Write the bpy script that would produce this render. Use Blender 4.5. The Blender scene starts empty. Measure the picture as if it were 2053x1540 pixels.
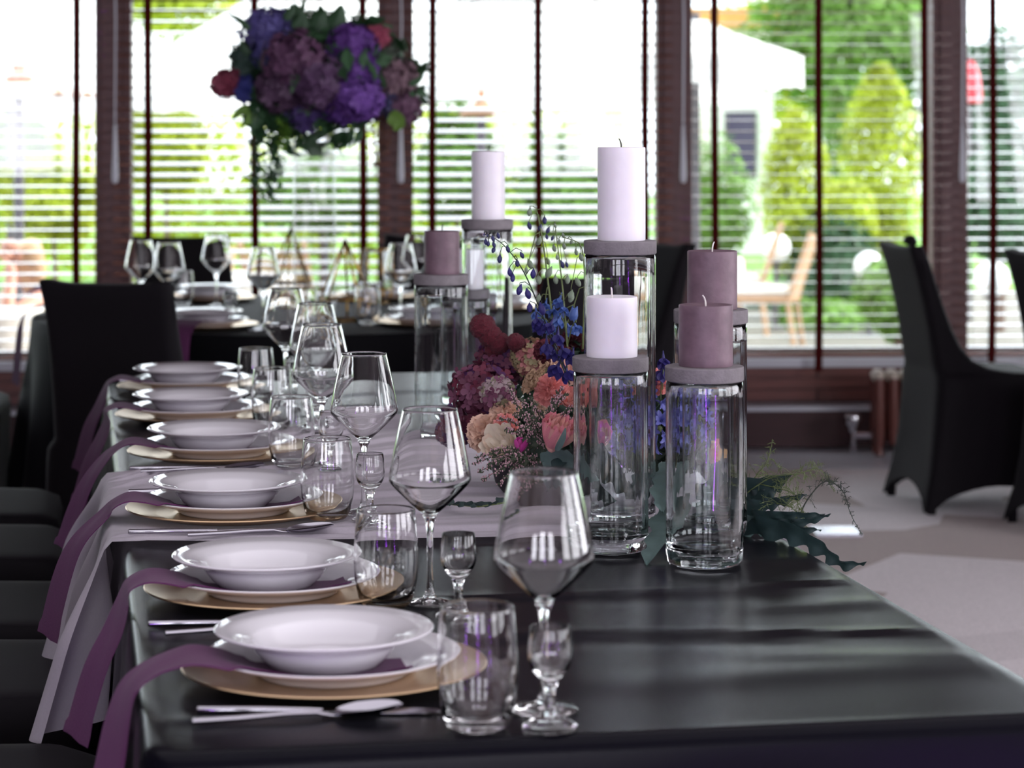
import bpy, bmesh, math, random
import numpy as np
from mathutils import Vector, Matrix, Euler
random.seed(7)
PI = math.pi
S = bpy.context.scene
C = S.collection

# ------------------------------------------------------------------ camera, sky, sun, exposure
FPX = 4800.0           # focal length in pixels of the 2053 px wide frame
HORIZ = 265.0          # image row of the horizon (level camera, shifted lens)
CAMZ = 1.335
cam = bpy.data.cameras.new('camera'); camo = bpy.data.objects.new('camera', cam); C.objects.link(camo)
camo.location = (0, 0, CAMZ); camo.rotation_euler = (PI/2, 0, 0)
cam.sensor_fit = 'HORIZONTAL'; cam.sensor_width = 36; cam.lens = FPX/2053*36
cam.shift_y = -(770-HORIZ)/2053
cam.dof.use_dof = True; cam.dof.focus_distance = 3.5; cam.dof.aperture_fstop = 6.3
cam.clip_end = 300
S.camera = camo

w = bpy.data.worlds.new('sky'); S.world = w; w.use_nodes = True
bgn = w.node_tree.nodes['Background']
bgn.inputs['Color'].default_value = (0.86, 0.93, 1.0, 1); bgn.inputs['Strength'].default_value = 2.3
sun = bpy.data.lights.new('sun', 'SUN'); suno = bpy.data.objects.new('sun', sun); C.objects.link(suno)
sun.energy = 3.6; sun.angle = math.radians(0.6); sun.color = (1.0, 0.95, 0.86)
suno.rotation_euler = Vector((-.75, -.22, -.72)).to_track_quat('-Z', 'Y').to_euler()
suno.location = (8, 14, 10)

def area(name, loc, aim, sx, sy, power, col):
    l = bpy.data.lights.new(name, 'AREA'); l.shape = 'RECTANGLE'; l.size = sx; l.size_y = sy; l.energy = power; l.color = col
    o = bpy.data.objects.new(name, l); C.objects.link(o); o.location = loc
    o.rotation_euler = (Vector(aim)-Vector(loc)).to_track_quat('-Z', 'Y').to_euler()
    return o
# daylight of the windows in the wall behind the camera (their frames are built below)
for i, x in enumerate((-3.2, -0.6, 2.0)):
    area('rear_window_daylight', (x, -4.62, 1.75), (x, 0, 1.75), 1.5, 1.7, 31, (0.95, 0.885, 1.0))
# violet LED uplights of the room: tall thin strips at the wall behind the camera
# fill lamps added on the right to brighten the floor; that wall has no windows
for i, y in enumerate((-1.6, 1.4, 4.4)):
    area('side_fill_light', (5.30, y, 1.6), (0, y, 1.2), 2.2, 1.8, 50, (0.95, 0.94, 1.0))
area('overhead_fill_light', (.2, 2.2, 2.74), (.2, 2.2, 0), 5.0, 3.5, 24, (.96, .93, 1.0))  # soft panel without a fixture, added to brighten plates and floor from above
for (x, y) in ((-2.43, -1.2), (.08, -1.2), (2.6, -1.2)):
    area('violet_led_strip', (x, y, .50), (x*.5, y+5, .50), 0.022, .95, 3.2, (0.42, 0.05, 1.0))
S.view_settings.view_transform = 'Standard'; S.view_settings.look = 'None'
S.view_settings.gamma = 1.0; S.view_settings.use_curve_mapping = False
S.view_settings.exposure = 1.05
cy = S.cycles
cy.max_bounces = 20; cy.diffuse_bounces = 3; cy.glossy_bounces = 5; cy.transmission_bounces = 18; cy.transparent_max_bounces = 24
cy.sample_clamp_indirect = 6; cy.blur_glossy = 0.6
cy.use_denoising = True

# ------------------------------------------------------------------ helpers
def lin(c):
    return tuple(((v/255)/12.92 if v/255 <= .04045 else ((v/255+.055)/1.055)**2.4) for v in c)

def wp(px, py, Y):
    """point seen at pixel (px, py) at distance Y in front of the camera"""
    return Vector(((px-1026.5)*Y/FPX, Y, CAMZ-(py-HORIZ)*Y/FPX))

def onz(px, py, z):
    return wp(px, py, FPX*(CAMZ-z)/(py-HORIZ))

MATS = {}
def mat(name, col, rough=.5, metal=0., spec=.5, coat=0., coat_rough=.05, noise=0., nscale=20., bump=0., bscale=60., sheen=0., trans=0., sub=0., alpha_edge=0, stretch=None, aniso=0.):
    if name in MATS: return MATS[name]
    m = bpy.data.materials.new(name); m.use_nodes = True; nt = m.node_tree; b = nt.nodes['Principled BSDF']
    col = lin(col) if max(col) > 1.001 else col
    b.inputs['Base Color'].default_value = (*col, 1); b.inputs['Roughness'].default_value = rough
    b.inputs['Metallic'].default_value = metal; b.inputs['Specular IOR Level'].default_value = spec
    b.inputs['Coat Weight'].default_value = coat; b.inputs['Coat Roughness'].default_value = coat_rough
    b.inputs['Sheen Weight'].default_value = sheen; b.inputs['Anisotropic'].default_value = aniso
    if sub: b.inputs['Subsurface Weight'].default_value = sub; b.inputs['Subsurface Radius'].default_value = (.02, .012, .008)
    tc = None
    if noise or bump:
        tc = nt.nodes.new('ShaderNodeTexCoord'); mp = nt.nodes.new('ShaderNodeMapping')
        nt.links.new(tc.outputs['Object'], mp.inputs['Vector'])
        if stretch: mp.inputs['Scale'].default_value = stretch
    if noise:
        n = nt.nodes.new('ShaderNodeTexNoise'); n.inputs['Scale'].default_value = nscale; n.inputs['Detail'].default_value = 5
        nt.links.new(mp.outputs['Vector'], n.inputs['Vector'])
        mx = nt.nodes.new('ShaderNodeMix'); mx.data_type = 'RGBA'
        mx.inputs[6].default_value = (*[max(0, c*(1-noise)) for c in col], 1); mx.inputs[7].default_value = (*[min(1, c*(1+noise)) for c in col], 1)
        mr = nt.nodes.new('ShaderNodeMapRange'); mr.inputs[1].default_value = .3; mr.inputs[2].default_value = .7
        nt.links.new(n.outputs['Fac'], mr.inputs[0]); nt.links.new(mr.outputs[0], mx.inputs[0])
        nt.links.new(mx.outputs[2], b.inputs['Base Color'])
    if bump:
        n2 = nt.nodes.new('ShaderNodeTexNoise'); n2.inputs['Scale'].default_value = bscale; n2.inputs['Detail'].default_value = 4
        nt.links.new(mp.outputs['Vector'], n2.inputs['Vector'])
        bp = nt.nodes.new('ShaderNodeBump'); bp.inputs['Strength'].default_value = bump; bp.inputs['Distance'].default_value = .004
        nt.links.new(n2.outputs['Fac'], bp.inputs['Height']); nt.links.new(bp.outputs['Normal'], b.inputs['Normal'])
    if trans:
        out = nt.nodes['Material Output']; t = nt.nodes.new('ShaderNodeBsdfTranslucent'); ms = nt.nodes.new('ShaderNodeMixShader')
        t.inputs['Color'].default_value = (*[min(1, c*1.25) for c in col], 1)
        if noise: nt.links.new(mx.outputs[2], t.inputs['Color'])
        ms.inputs[0].default_value = trans
        nt.links.new(b.outputs[0], ms.inputs[1]); nt.links.new(t.outputs[0], ms.inputs[2]); nt.links.new(ms.outputs[0], out.inputs['Surface'])
    MATS[name] = m
    return m

def glass_mat(name, col=(1, 1, 1), ior=1.47, rough=0.):
    if name in MATS: return MATS[name]
    m = bpy.data.materials.new(name); m.use_nodes = True; nt = m.node_tree
    nt.nodes.remove(nt.nodes['Principled BSDF'])
    g = nt.nodes.new('ShaderNodeBsdfGlass'); g.inputs['Color'].default_value = (*col, 1); g.inputs['IOR'].default_value = ior; g.inputs['Roughness'].default_value = rough
    nt.links.new(g.outputs[0], nt.nodes['Material Output'].inputs['Surface'])
    MATS[name] = m; return m

def pane_mat(name, tint=(.97, .98, .98)):
    if name in MATS: return MATS[name]
    m = bpy.data.materials.new(name); m.use_nodes = True; nt = m.node_tree
    nt.nodes.remove(nt.nodes['Principled BSDF'])
    t = nt.nodes.new('ShaderNodeBsdfTransparent'); t.inputs['Color'].default_value = (*tint, 1)
    g = nt.nodes.new('ShaderNodeBsdfGlossy'); g.inputs['Roughness'].default_value = .02
    lw = nt.nodes.new('ShaderNodeLayerWeight'); lw.inputs['Blend'].default_value = .5
    pw = nt.nodes.new('ShaderNodeMath'); pw.operation = 'POWER'; pw.inputs[1].default_value = 5; nt.links.new(lw.outputs['Facing'], pw.inputs[0])
    fr = nt.nodes.new('ShaderNodeMath'); fr.operation = 'MULTIPLY_ADD'; fr.inputs[1].default_value = .9; fr.inputs[2].default_value = .045; nt.links.new(pw.outputs[0], fr.inputs[0])
    ms = nt.nodes.new('ShaderNodeMixShader')
    nt.links.new(fr.outputs[0], ms.inputs[0]); nt.links.new(t.outputs[0], ms.inputs[1]); nt.links.new(g.outputs[0], ms.inputs[2])
    nt.links.new(ms.outputs[0], nt.nodes['Material Output'].inputs['Surface'])
    MATS[name] = m; return m

def mesh_obj(name, verts, faces, m, parent=None, loc=(0, 0, 0), rot=(0, 0, 0), smooth=True, sharp=None):
    me = bpy.data.meshes.new(name); me.from_pydata([tuple(v) for v in verts], [], [tuple(f) for f in faces]); me.update()
    if smooth:
        me.polygons.foreach_set('use_smooth', [True]*len(me.polygons))
        if sharp: me.set_sharp_from_angle(angle=math.radians(sharp))
    me.materials.append(m)
    o = bpy.data.objects.new(name, me); C.objects.link(o); o.location = loc; o.rotation_euler = rot
    if parent: o.parent = parent
    return o

class MB:
    """collects geometry for one mesh"""
    def __init__(s): s.v = []; s.f = []
    def add(s, vs, fs, M=None):
        n = len(s.v)
        s.v += [(M @ Vector(v)) if M is not None else Vector(v) for v in vs]
        s.f += [tuple(i+n for i in f) for f in fs]
        return s
    def box(s, c, d, M=None, bev=0.):
        x, y, z = [k/2 for k in d]; cx, cy, cz = c
        if bev <= 0:
            vs = [(cx+a*x, cy+b*y, cz+e*z) for a in (-1, 1) for b in (-1, 1) for e in (-1, 1)]
            fs = [(0, 1, 3, 2), (4, 6, 7, 5), (0, 4, 5, 1), (2, 3, 7, 6), (0, 2, 6, 4), (1, 5, 7, 3)]
            return s.add(vs, fs, M)
        bm = bmesh.new(); bmesh.ops.create_cube(bm, size=1)
        for v in bm.verts: v.co = Vector((v.co.x*d[0], v.co.y*d[1], v.co.z*d[2]))
        bmesh.ops.bevel(bm, geom=list(bm.edges), offset=bev, segments=2, affect='EDGES')
        bm.verts.index_update()
        vs = [v.co+Vector(c) for v in bm.verts]; fs = [[v.index for v in f.verts] for f in bm.faces]; bm.free()
        return s.add(vs, fs, M)
    def lathe(s, prof, seg=48, M=None, wob=None):
        """profile (r, z) from the bottom axis point outwards; r=0 ends are closed to a point"""
        vs = []; fs = []; rings = []
        for (r, z) in prof:
            if r < 1e-7: rings.append([len(vs)]); vs.append((0, 0, z))
            else:
                rings.append(list(range(len(vs), len(vs)+seg)))
                for k in range(seg):
                    a = 2*PI*k/seg; q = r*(wob(a, z) if wob else 1)
                    vs.append((q*math.cos(a), q*math.sin(a), z))
        for A, B in zip(rings, rings[1:]):
            for k in range(seg):
                k2 = (k+1) % seg
                if len(A) == 1 and len(B) == 1: break
                if len(A) == 1: fs.append((A[0], B[k2], B[k]))
                elif len(B) == 1: fs.append((A[k], A[k2], B[0]))
                else: fs.append((A[k], A[k2], B[k2], B[k]))
        return s.add(vs, fs, M)
    def tube(s, pts, r, seg=8, M=None, caps=True):
        pts = [Vector(p) for p in pts]; n = len(pts); rs = r if isinstance(r, (list, tuple)) else [r]*n
        vs = []; fs = []
        up = Vector((0, 0, 1)); prev = None
        for i, p in enumerate(pts):
            t = (pts[min(i+1, n-1)]-pts[max(i-1, 0)])
            t = t.normalized() if t.length > 1e-9 else Vector((0, 0, 1))
            if prev is None:
                a = t.orthogonal().normalized()
            else:
                a = (prev-t*prev.dot(t)); a = a.normalized() if a.length > 1e-6 else t.orthogonal().normalized()
            prev = a; b = t.cross(a)
            for k in range(seg):
                an = 2*PI*k/seg; vs.append(p+(a*math.cos(an)+b*math.sin(an))*rs[i])
        for i in range(n-1):
            for k in range(seg):
                k2 = (k+1) % seg; fs.append((i*seg+k, i*seg+k2, (i+1)*seg+k2, (i+1)*seg+k))
        if caps: fs.append(tuple(range(seg))[::-1]); fs.append(tuple((n-1)*seg+k for k in range(seg)))
        return s.add(vs, fs, M)
    def ball(s, c, r, seg=12, rings=8, sc=(1, 1, 1), M=None, nz=0.):
        prof = [(math.sin(PI*i/rings), -math.cos(PI*i/rings)) for i in range(rings+1)]
        prof[0] = (0, -1); prof[-1] = (0, 1)
        t = MB(); t.lathe(prof, seg)
        vs = []
        for v in t.v:
            q = 1+nz*(random.random()-.5) if nz else 1
            vs.append(Vector((v.x*r*sc[0]*q, v.y*r*sc[1]*q, v.z*r*sc[2]*q))+Vector(c))
        return s.add(vs, t.f, M)
    def grid(s, fn, nu, nv, M=None, both=False):
        vs = [fn(i/nu, j/nv) for j in range(nv+1) for i in range(nu+1)]
        fs = [(j*(nu+1)+i, j*(nu+1)+i+1, (j+1)*(nu+1)+i+1, (j+1)*(nu+1)+i) for j in range(nv) for i in range(nu)]
        return s.add(vs, fs, M)
    def build(s, name, m, parent=None, loc=(0, 0, 0), rot=(0, 0, 0), smooth=True, sharp=40, origin=None):
        vs = s.v
        if origin is not None: vs = [v-origin for v in vs]
        return mesh_obj(name, vs, s.f, m, parent, loc, rot, smooth, sharp)

def tag(o, label, cat, group=None, kind=None):
    o['label'] = label; o['category'] = cat
    if group: o['group'] = group
    if kind: o['kind'] = kind
    return o
def thing(name, label, cat, loc=(0, 0, 0), rz=0., group=None):
    o = bpy.data.objects.new(name, None); C.objects.link(o); o.location = loc; o.rotation_euler = (0, 0, rz); o.empty_display_size = .1
    return tag(o, label, cat, group)
def struct(o): o['kind'] = 'structure'; return o
KIDS = {}
def kids(o): return [c for c in o.children]
def dup(o, loc=None, rz=None, label=None, group=None):
    r = o.copy(); C.objects.link(r)
    if loc is not None: r.location = loc
    if rz is not None: r.rotation_euler = (0, 0, rz)
    if label: r['label'] = label
    if group: r['group'] = group
    for ch in kids(o):
        c = ch.copy(); C.objects.link(c); c.parent = r
        for g in kids(ch):
            d = g.copy(); C.objects.link(d); d.parent = c
    return r
def smooth01(t): t = max(0, min(1, t)); return t*t*(3-2*t)
def lerp(a, b, t): return a+(b-a)*t
def poly(pts, t):
    """piecewise smooth interpolation of a list of points (Catmull-Rom), t in 0..1"""
    pts = [Vector(p) for p in pts]; n = len(pts)-1; x = min(max(t, 0), 1)*n; i = min(int(x), n-1); f = x-i
    p0 = pts[max(i-1, 0)]; p1 = pts[i]; p2 = pts[i+1]; p3 = pts[min(i+2, n)]
    return .5*((2*p1)+(-p0+p2)*f+(2*p0-5*p1+4*p2-p3)*f*f+(-p0+3*p1-3*p2+p3)*f**3)
def interp(xs, ys, x): return float(np.interp(x, xs, ys))
ORD = ['first', 'second', 'third', 'fourth', 'fifth', 'sixth']

# ------------------------------------------------------------------ materials
M_glass = glass_mat('clear_glass')
M_vase = glass_mat('vase_glass', (.975, .99, .99), 1.47)
M_pane = pane_mat('window_pane')
M_thin = pane_mat('thin_clear_glass', (.97, .97, .97))
M_porc = mat('white_porcelain', (238, 236, 240), .12, coat=.6, coat_rough=.03)
M_gold = mat('matt_gold_charger', (214, 184, 146), .3, metal=.9)
M_goldwire = mat('gold_wire', (190, 150, 80), .3, metal=1)
M_cloth = mat('charcoal_satin_cloth', (9, 9, 17), .27, spec=.11, sheen=.01, noise=.10, nscale=220, bump=.05, bscale=500)
M_cloth2 = mat('black_tablecloth', (10, 10, 14), .65, spec=.08, sheen=.02)
M_runner = mat('mauve_grey_runner', (206, 198, 208), .75, spec=.2, sheen=.3, trans=.25, noise=.03, nscale=300)
M_napkin = mat('plum_linen', (92, 48, 86), .85, spec=.1, sheen=.12, noise=.12, nscale=400)
M_spandex = mat('black_spandex', (22, 19, 23), .7, spec=.12, sheen=.05)
M_steel = mat('polished_steel', (200, 198, 206), .16, metal=1)
M_chrome = mat('chrome', (220, 220, 225), .12, metal=1)
M_conc = mat('grey_concrete', (126, 121, 124), .8, spec=.25, noise=.14, nscale=60, bump=.25, bscale=250)
M_waxw = mat('white_wax', (236, 232, 238), .45, sub=.15, noise=.02, nscale=40, bump=.04, bscale=50)
M_waxm = mat('mauve_wax', (112, 90, 100), .5, sub=.1, noise=.2, nscale=45, bump=.12, bscale=120)
M_wick = mat('white_wick', (225, 220, 215), .8)
M_wickd = mat('dark_wick', (70, 66, 66), .8)
M_wood = mat('red_brown_wood', (116, 66, 58), .45, noise=.3, nscale=5, stretch=(1, 6, 14), coat=.15)
M_column = mat('dark_brown_column', (96, 66, 66), .5, noise=.15, nscale=6, stretch=(8, 8, 1))
M_slat = mat('varnished_wood_slat', (150, 104, 92), .2, coat=1., coat_rough=.08, noise=.2, nscale=6, stretch=(1, 12, 12))
M_tape = mat('dark_red_tape', (70, 16, 16), .9, spec=.1)
M_base = mat('dark_baseboard', (62, 28, 30), .5, noise=.2, nscale=5, stretch=(1, 6, 14))
M_sill = mat('pale_sill', (212, 214, 222), .4)
M_radiator = mat('brown_radiator', (112, 62, 54), .4, coat=.3)
M_cream = mat('lit_top_cream', (226, 216, 200), .5)  # radiator tops: window light put into the colour
M_white = mat('white_canvas', (245, 243, 240), .8, trans=.45)
M_wallp = mat('plaster', (92, 80, 84), .8)
M_ceil = mat('pale_ceiling', (128, 118, 122), .7)
M_floor = mat('pale_floorboards', (216, 218, 226), .35, noise=.1, nscale=3, stretch=(1, 8, 1))
# ------------------------------------------------------------------ the room
TH = math.atan(.05)
WO = Vector((0, 10.18, 0)); WX = Vector((math.cos(TH), math.sin(TH), 0)); WQ = Vector((-math.sin(TH), math.cos(TH), 0))
WM = Matrix.Translation(WO) @ Matrix.Rotation(TH, 4, 'Z')
BAY = 1.185; P0 = -.4996
XL, XR, YN = -5.4, 5.4, -4.5

f = MB(); f.box((0, 3.0, -.06), (XR-XL+.4, 15.2, .12)); struct(f.build('floor', M_floor, smooth=False))

def carpet_material():
    m = bpy.data.materials.new('patterned_carpet'); m.use_nodes = True; nt = m.node_tree; b = nt.nodes['Principled BSDF']
    tc = nt.nodes.new('ShaderNodeTexCoord'); mp = nt.nodes.new('ShaderNodeMapping'); mp.inputs['Scale'].default_value = (1.0, 1.15, 1); mp.inputs['Rotation'].default_value = (0, 0, .25); mp.inputs['Location'].default_value = (.35, .2, 0)
    nt.links.new(tc.outputs['Object'], mp.inputs[0])
    v = nt.nodes.new('ShaderNodeTexVoronoi'); v.voronoi_dimensions = '2D'; v.feature = 'F1'; v.distance = 'EUCLIDEAN'; v.inputs['Scale'].default_value = 1.7; v.inputs['Randomness'].default_value = 1
    nt.links.new(mp.outputs[0], v.inputs['Vector'])
    sep = nt.nodes.new('ShaderNodeSeparateColor'); nt.links.new(v.outputs['Color'], sep.inputs[0])
    r = nt.nodes.new('ShaderNodeValToRGB'); r.color_ramp.interpolation = 'CONSTANT'
    e = r.color_ramp.elements; e[0].position = 0; e[0].color = (*lin((232, 220, 222)), 1); e[1].position = .42; e[1].color = (*lin((164, 138, 130)), 1)
    for p, c in ((.60, (236, 224, 226)), (.78, (218, 206, 208)), (.92, (166, 140, 132))):
        k = e.new(p); k.color = (*lin(c), 1)
    nt.links.new(sep.outputs[0], r.inputs[0])
    n = nt.nodes.new('ShaderNodeTexNoise'); n.inputs['Scale'].default_value = 160; nt.links.new(tc.outputs['Object'], n.inputs['Vector'])
    mx = nt.nodes.new('ShaderNodeMix'); mx.data_type = 'RGBA'; mx.blend_type = 'MULTIPLY'; mx.inputs[0].default_value = .5
    rr = nt.nodes.new('ShaderNodeMapRange'); rr.inputs[1].default_value = .3; rr.inputs[2].default_value = .7; rr.inputs[3].default_value = .55; rr.inputs[4].default_value = 1.1
    nt.links.new(n.outputs['Fac'], rr.inputs[0]); nt.links.new(r.outputs[0], mx.inputs[6]); nt.links.new(rr.outputs[0], mx.inputs[7])
    nt.links.new(mx.outputs[2], b.inputs['Base Color']); b.inputs['Roughness'].default_value = .9; b.inputs['Sheen Weight'].default_value = .3
    bp = nt.nodes.new('ShaderNodeBump'); bp.inputs['Strength'].default_value = .4; bp.inputs['Distance'].default_value = .004
    nt.links.new(n.outputs['Fac'], bp.inputs['Height']); nt.links.new(bp.outputs[0], b.inputs['Normal'])
    return m
c = MB(); c.box((0, 2.5, .005), (XR-XL-.2, 13.8, .01)); cp = c.build('carpet', carpet_material(), smooth=False)
tag(cp, 'pale carpet with brown angular shapes covering the floor', 'carpet')

b = MB(); b.box((0, 3.2, 2.86), (XR-XL+.4, 15.4, .12)); struct(b.build('ceiling', M_ceil, smooth=False))
b = MB(); b.box((XL-.06, 2.9, 1.4), (.12, 14.8, 2.8)); struct(b.build('wall_left', M_wallp, smooth=False))
b = MB(); b.box((XR+.06, 3.1, 1.4), (.12, 15.2, 2.8)); struct(b.build('wall_right', M_wallp, smooth=False))
# wall behind the camera with three tall windows
b = MB(); RW = (-3.2, -.6, 2.0)
xs = [XL]+[v for x in RW for v in (x-.78, x+.78)]+[XR]
for i in range(0, len(xs), 2): b.box(((xs[i]+xs[i+1])/2, YN-.06, 1.4), (xs[i+1]-xs[i], .12, 2.8))
for x in RW: b.box((x, YN-.06, .44), (1.56, .12, .88)); b.box((x, YN-.06, 2.71), (1.56, .12, .18))
struct(b.build('wall_near', M_wallp, smooth=False))
for i, x in enumerate(RW):
    b = MB()
    for dx in (-.75, 0, .75): b.box((x+dx, YN-.05, 1.75), (.06, .08, 1.74))
    for z in (.9, 1.9, 2.59): b.box((x, YN-.05, z), (1.56, .075, .06))
    struct(b.build('window_%d' % (i+10), M_column, smooth=False))

# window wall: low clad wall, columns, panes, lintel, added sun-blocking eave
def wall_box(mb, p0, p1, q0, q1, z0, z1): mb.box(((p0+p1)/2, (q0+q1)/2, (z0+z1)/2), (p1-p0, q1-q0, z1-z0), WM)
PL, PR = XL-.2, XR+.2
b = MB(); wall_box(b, PL, PR, -.02, .14, 0, .335); wall_box(b, PL, PR, -.05, .14, 1.975, 2.8)
wf = struct(b.build('wall_far', M_base, smooth=False))
for row in range(3):                                   # horizontal cladding boards under the sill
    z0 = .19+row*.049
    for k in range(8):
        p0 = PL+.1+k*1.36+(row % 2)*.5
        m = MB(); m.box((0, 0, 0), (1.352, .018, .046), bev=.003)
        o = m.build('plank', M_wood, wf, loc=WO+WX*(p0+.68)+WQ*(-.029-.002*(k % 2))+Vector((0, 0, z0+.024)), rot=(0, 0, TH))
b = MB(); wall_box(b, PL, PR, -.20, -.04, .165, .182); struct(b.build('trim_1', M_sill, smooth=False))
b = MB(); wall_box(b, PL, PR, -.175, -.0201, .011, .165); struct(b.build('baseboard_far', M_base, smooth=False))
b = MB(); wall_box(b, PL, PR, -.075, .16, .336, .372); struct(b.build('trim_2', M_sill, smooth=False))
b = MB(); wall_box(b, PL, PR, .10, 1.05, 2.62, 2.72); struct(b.build('sun_block_eave', M_column, smooth=False))  # unseen overhang added to keep direct sun off the floor inside
n = 3
for k in range(-4, 5):
    p = P0+k*BAY
    m = MB(); m.box((0, 0, 0), (.092, .12, 2.08), bev=.006); m.box((.062, .01, 0), (.034, .1, 2.08), bev=.004); m.box((-.058, .01, 0), (.026, .1, 2.08), bev=.004)
    o = m.build('trim_%d' % n, M_column, loc=WO+WX*p+Vector((0, 0, 1.412)), rot=(0, 0, TH), smooth=False); struct(o); n += 1
nw = 1
for k in range(-4, 4):
    pc = P0+(k+.5)*BAY
    fr = MB(); hw = BAY/2-.030
    for s in (-1, 1): fr.box((s*(hw-.02), 0, 1.173), (.04, .05, 1.6))
    for z in (.395, 1.955): fr.box((0, 0, z), (2*hw-.08, .05, .045))
    o = fr.build('window_%d' % nw, M_column, loc=WO+WX*pc+WQ*.03, rot=(0, 0, TH), smooth=False); struct(o); nw += 1
    pn = MB(); pn.box((0, .005, 1.175), (2*hw-.08, .006, 1.52)); pn.build('pane', M_pane, o, smooth=False)

# venetian blinds: every slat, tape and cord is a part
def slat_mesh(wd):
    m = MB(); prof = [(-.025, 0.), (-.0125, .0012), (0, .0016), (.0125, .0012), (.025, 0.)]
    top = [(y, z+.0008) for y, z in prof]; bot = [(y, z-.0008) for y, z in prof[::-1]]; loop = top+bot
    vs = [(s*wd/2, y, z) for s in (-1, 1) for (y, z) in loop]; L = len(loop)
    fs = [(i, (i+1) % L, L+(i+1) % L, L+i) for i in range(L)]+[tuple(range(L))[::-1], tuple(range(L, 2*L))]
    m.add(vs, fs); return m
BL = ['leftmost brown venetian blind, bordering the picture edge behind the seated person outside',
      'brown venetian blind behind the tall purple bouquet',
      'brown venetian blind behind the tall white candles',
      'brown venetian blind before the white globe lamps and topiary',
      'rightmost brown venetian blind, behind the black covered chairs']
TILT = [6, 15, 15, -1, 4]
proto = None
for i, k in enumerate(range(-2, 3)):
    pc = P0+(k+.5)*BAY; wd = BAY-.03
    t = thing('venetian_blind', BL[i], 'window blind', WO+WX*pc+WQ*(-.115), TH, 'venetian blinds along the window wall')
    hr = MB(); hr.box((0, 0, 1.965), (wd, .055, .05), bev=.004); hr.build('head_rail', M_slat, t)
    if proto is None:
        sm = slat_mesh(wd).build('slat', M_slat, t); proto = sm
    zb = .395
    N = 33
    for j in range(N):
        if i == 0 and j == 0: o = proto
        else: o = proto.copy(); C.objects.link(o); o.parent = t
        o.location = (random.uniform(-.002, .002), 0, zb+.03+j*.0457)
        o.rotation_euler = (math.radians(TILT[i]+random.uniform(-1.2, 1.2)), random.uniform(-.0012, .0012), 0)
    br = MB(); br.box((0, 0, zb), (wd, .05, .016), bev=.004); br.build('bottom_rail', M_slat, t)
    for fx in (-.365, .008, .388):
        tp = MB(); x = fx*BAY; ph = random.random()*6
        def fr_(u, v, x=x, ph=ph): 
            z = .33+v*1.61; return (x+(u-.5)*.032+.006*math.sin(z*3+ph)*(1-v), -.031, z)
        tp.grid(fr_, 1, 90); tp.grid(lambda u, v: (lambda q: (q[0], q[1]-.0015, q[2]))(fr_(1-u, v)), 1, 90)
        tp.build('ladder_tape', M_tape, t)
        lk = MB(); lk.box((x, -.031, .332), (.03, .006, .014)); lk.build('tape_clip', M_tape, t)
    cd = MB(); cx = -wd/2+.012
    cd.tube([(cx, -.045, 1.95), (cx+.003, -.047, 1.8), (cx, -.045, 1.37)], .004, 6)
    cd.build('pull_cord', M_sill, t)
    ts = MB(); ts.lathe([(0, 1.12), (.011, 1.125), (.014, 1.15), (.010, 1.25), (.006, 1.36), (0, 1.375)], 10, Matrix.Translation((cx, -.045, 0))); ts.build('cord_tassel', M_sill, t)

# cast iron radiator under the sill, with its valve
rx, ry = 1.505, 9.86
t = thing('radiator', 'brown cast iron column radiator with daylight painted on its tops beneath the window', 'radiator', (rx, ry, .01))
for j in range(8):
    m = MB(); x = j*.058
    for yy in (-.055, .055): m.tube([(x, yy, .045), (x, yy, .09), (x, yy, .28), (x, yy, .315)], [.016, .021, .021, .018], 10)
    m.ball((x, 0, .072), .026, 10, 6, (1, 2.8, 1.1))
    m.build('radiator_section', M_radiator, t)
    m = MB(); m.ball((x, 0, .322), .029, 10, 6, (1, 2.7, 1.0)); m.build('lit_section_top', M_cream, t)  # pale caps stand in for daylight falling on the brown sections
    if j in (0, 7):
        for yy in (-.05, .05):
            m = MB(); m.lathe([(0, 0), (.02, 0), (.014, .03), (.017, .06), (0, .06)], 10, Matrix.Translation((x, yy, 0))); m.build('foot', M_radiator, t)
m = MB(); m.tube([(-.025, 0, .075), (-.10, 0, .075)], .012, 8); m.tube([(-.10, -.0, .0), (-.10, 0, .09)], .011, 8); m.build('pipe', M_chrome, t)
m = MB(); m.lathe([(0, .09), (.016, .09), (.018, .11), (.032, .125), (.034, .155), (.028, .165), (0, .168)], 16, Matrix.Translation((-.10, 0, 0))); m.build('valve', M_chrome, t)

m = MB(); m.box((0, 0, 0), (.15, .17, .012), bev=.004); q = onz(1676, 1066, .016)
tag(m.build('floor_socket_cover', mat('bright_metal_plate', (235, 238, 245), .25, metal=.7), loc=q), 'small bright metal floor plate set on the carpet by the black chair', 'floor plate')
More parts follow.
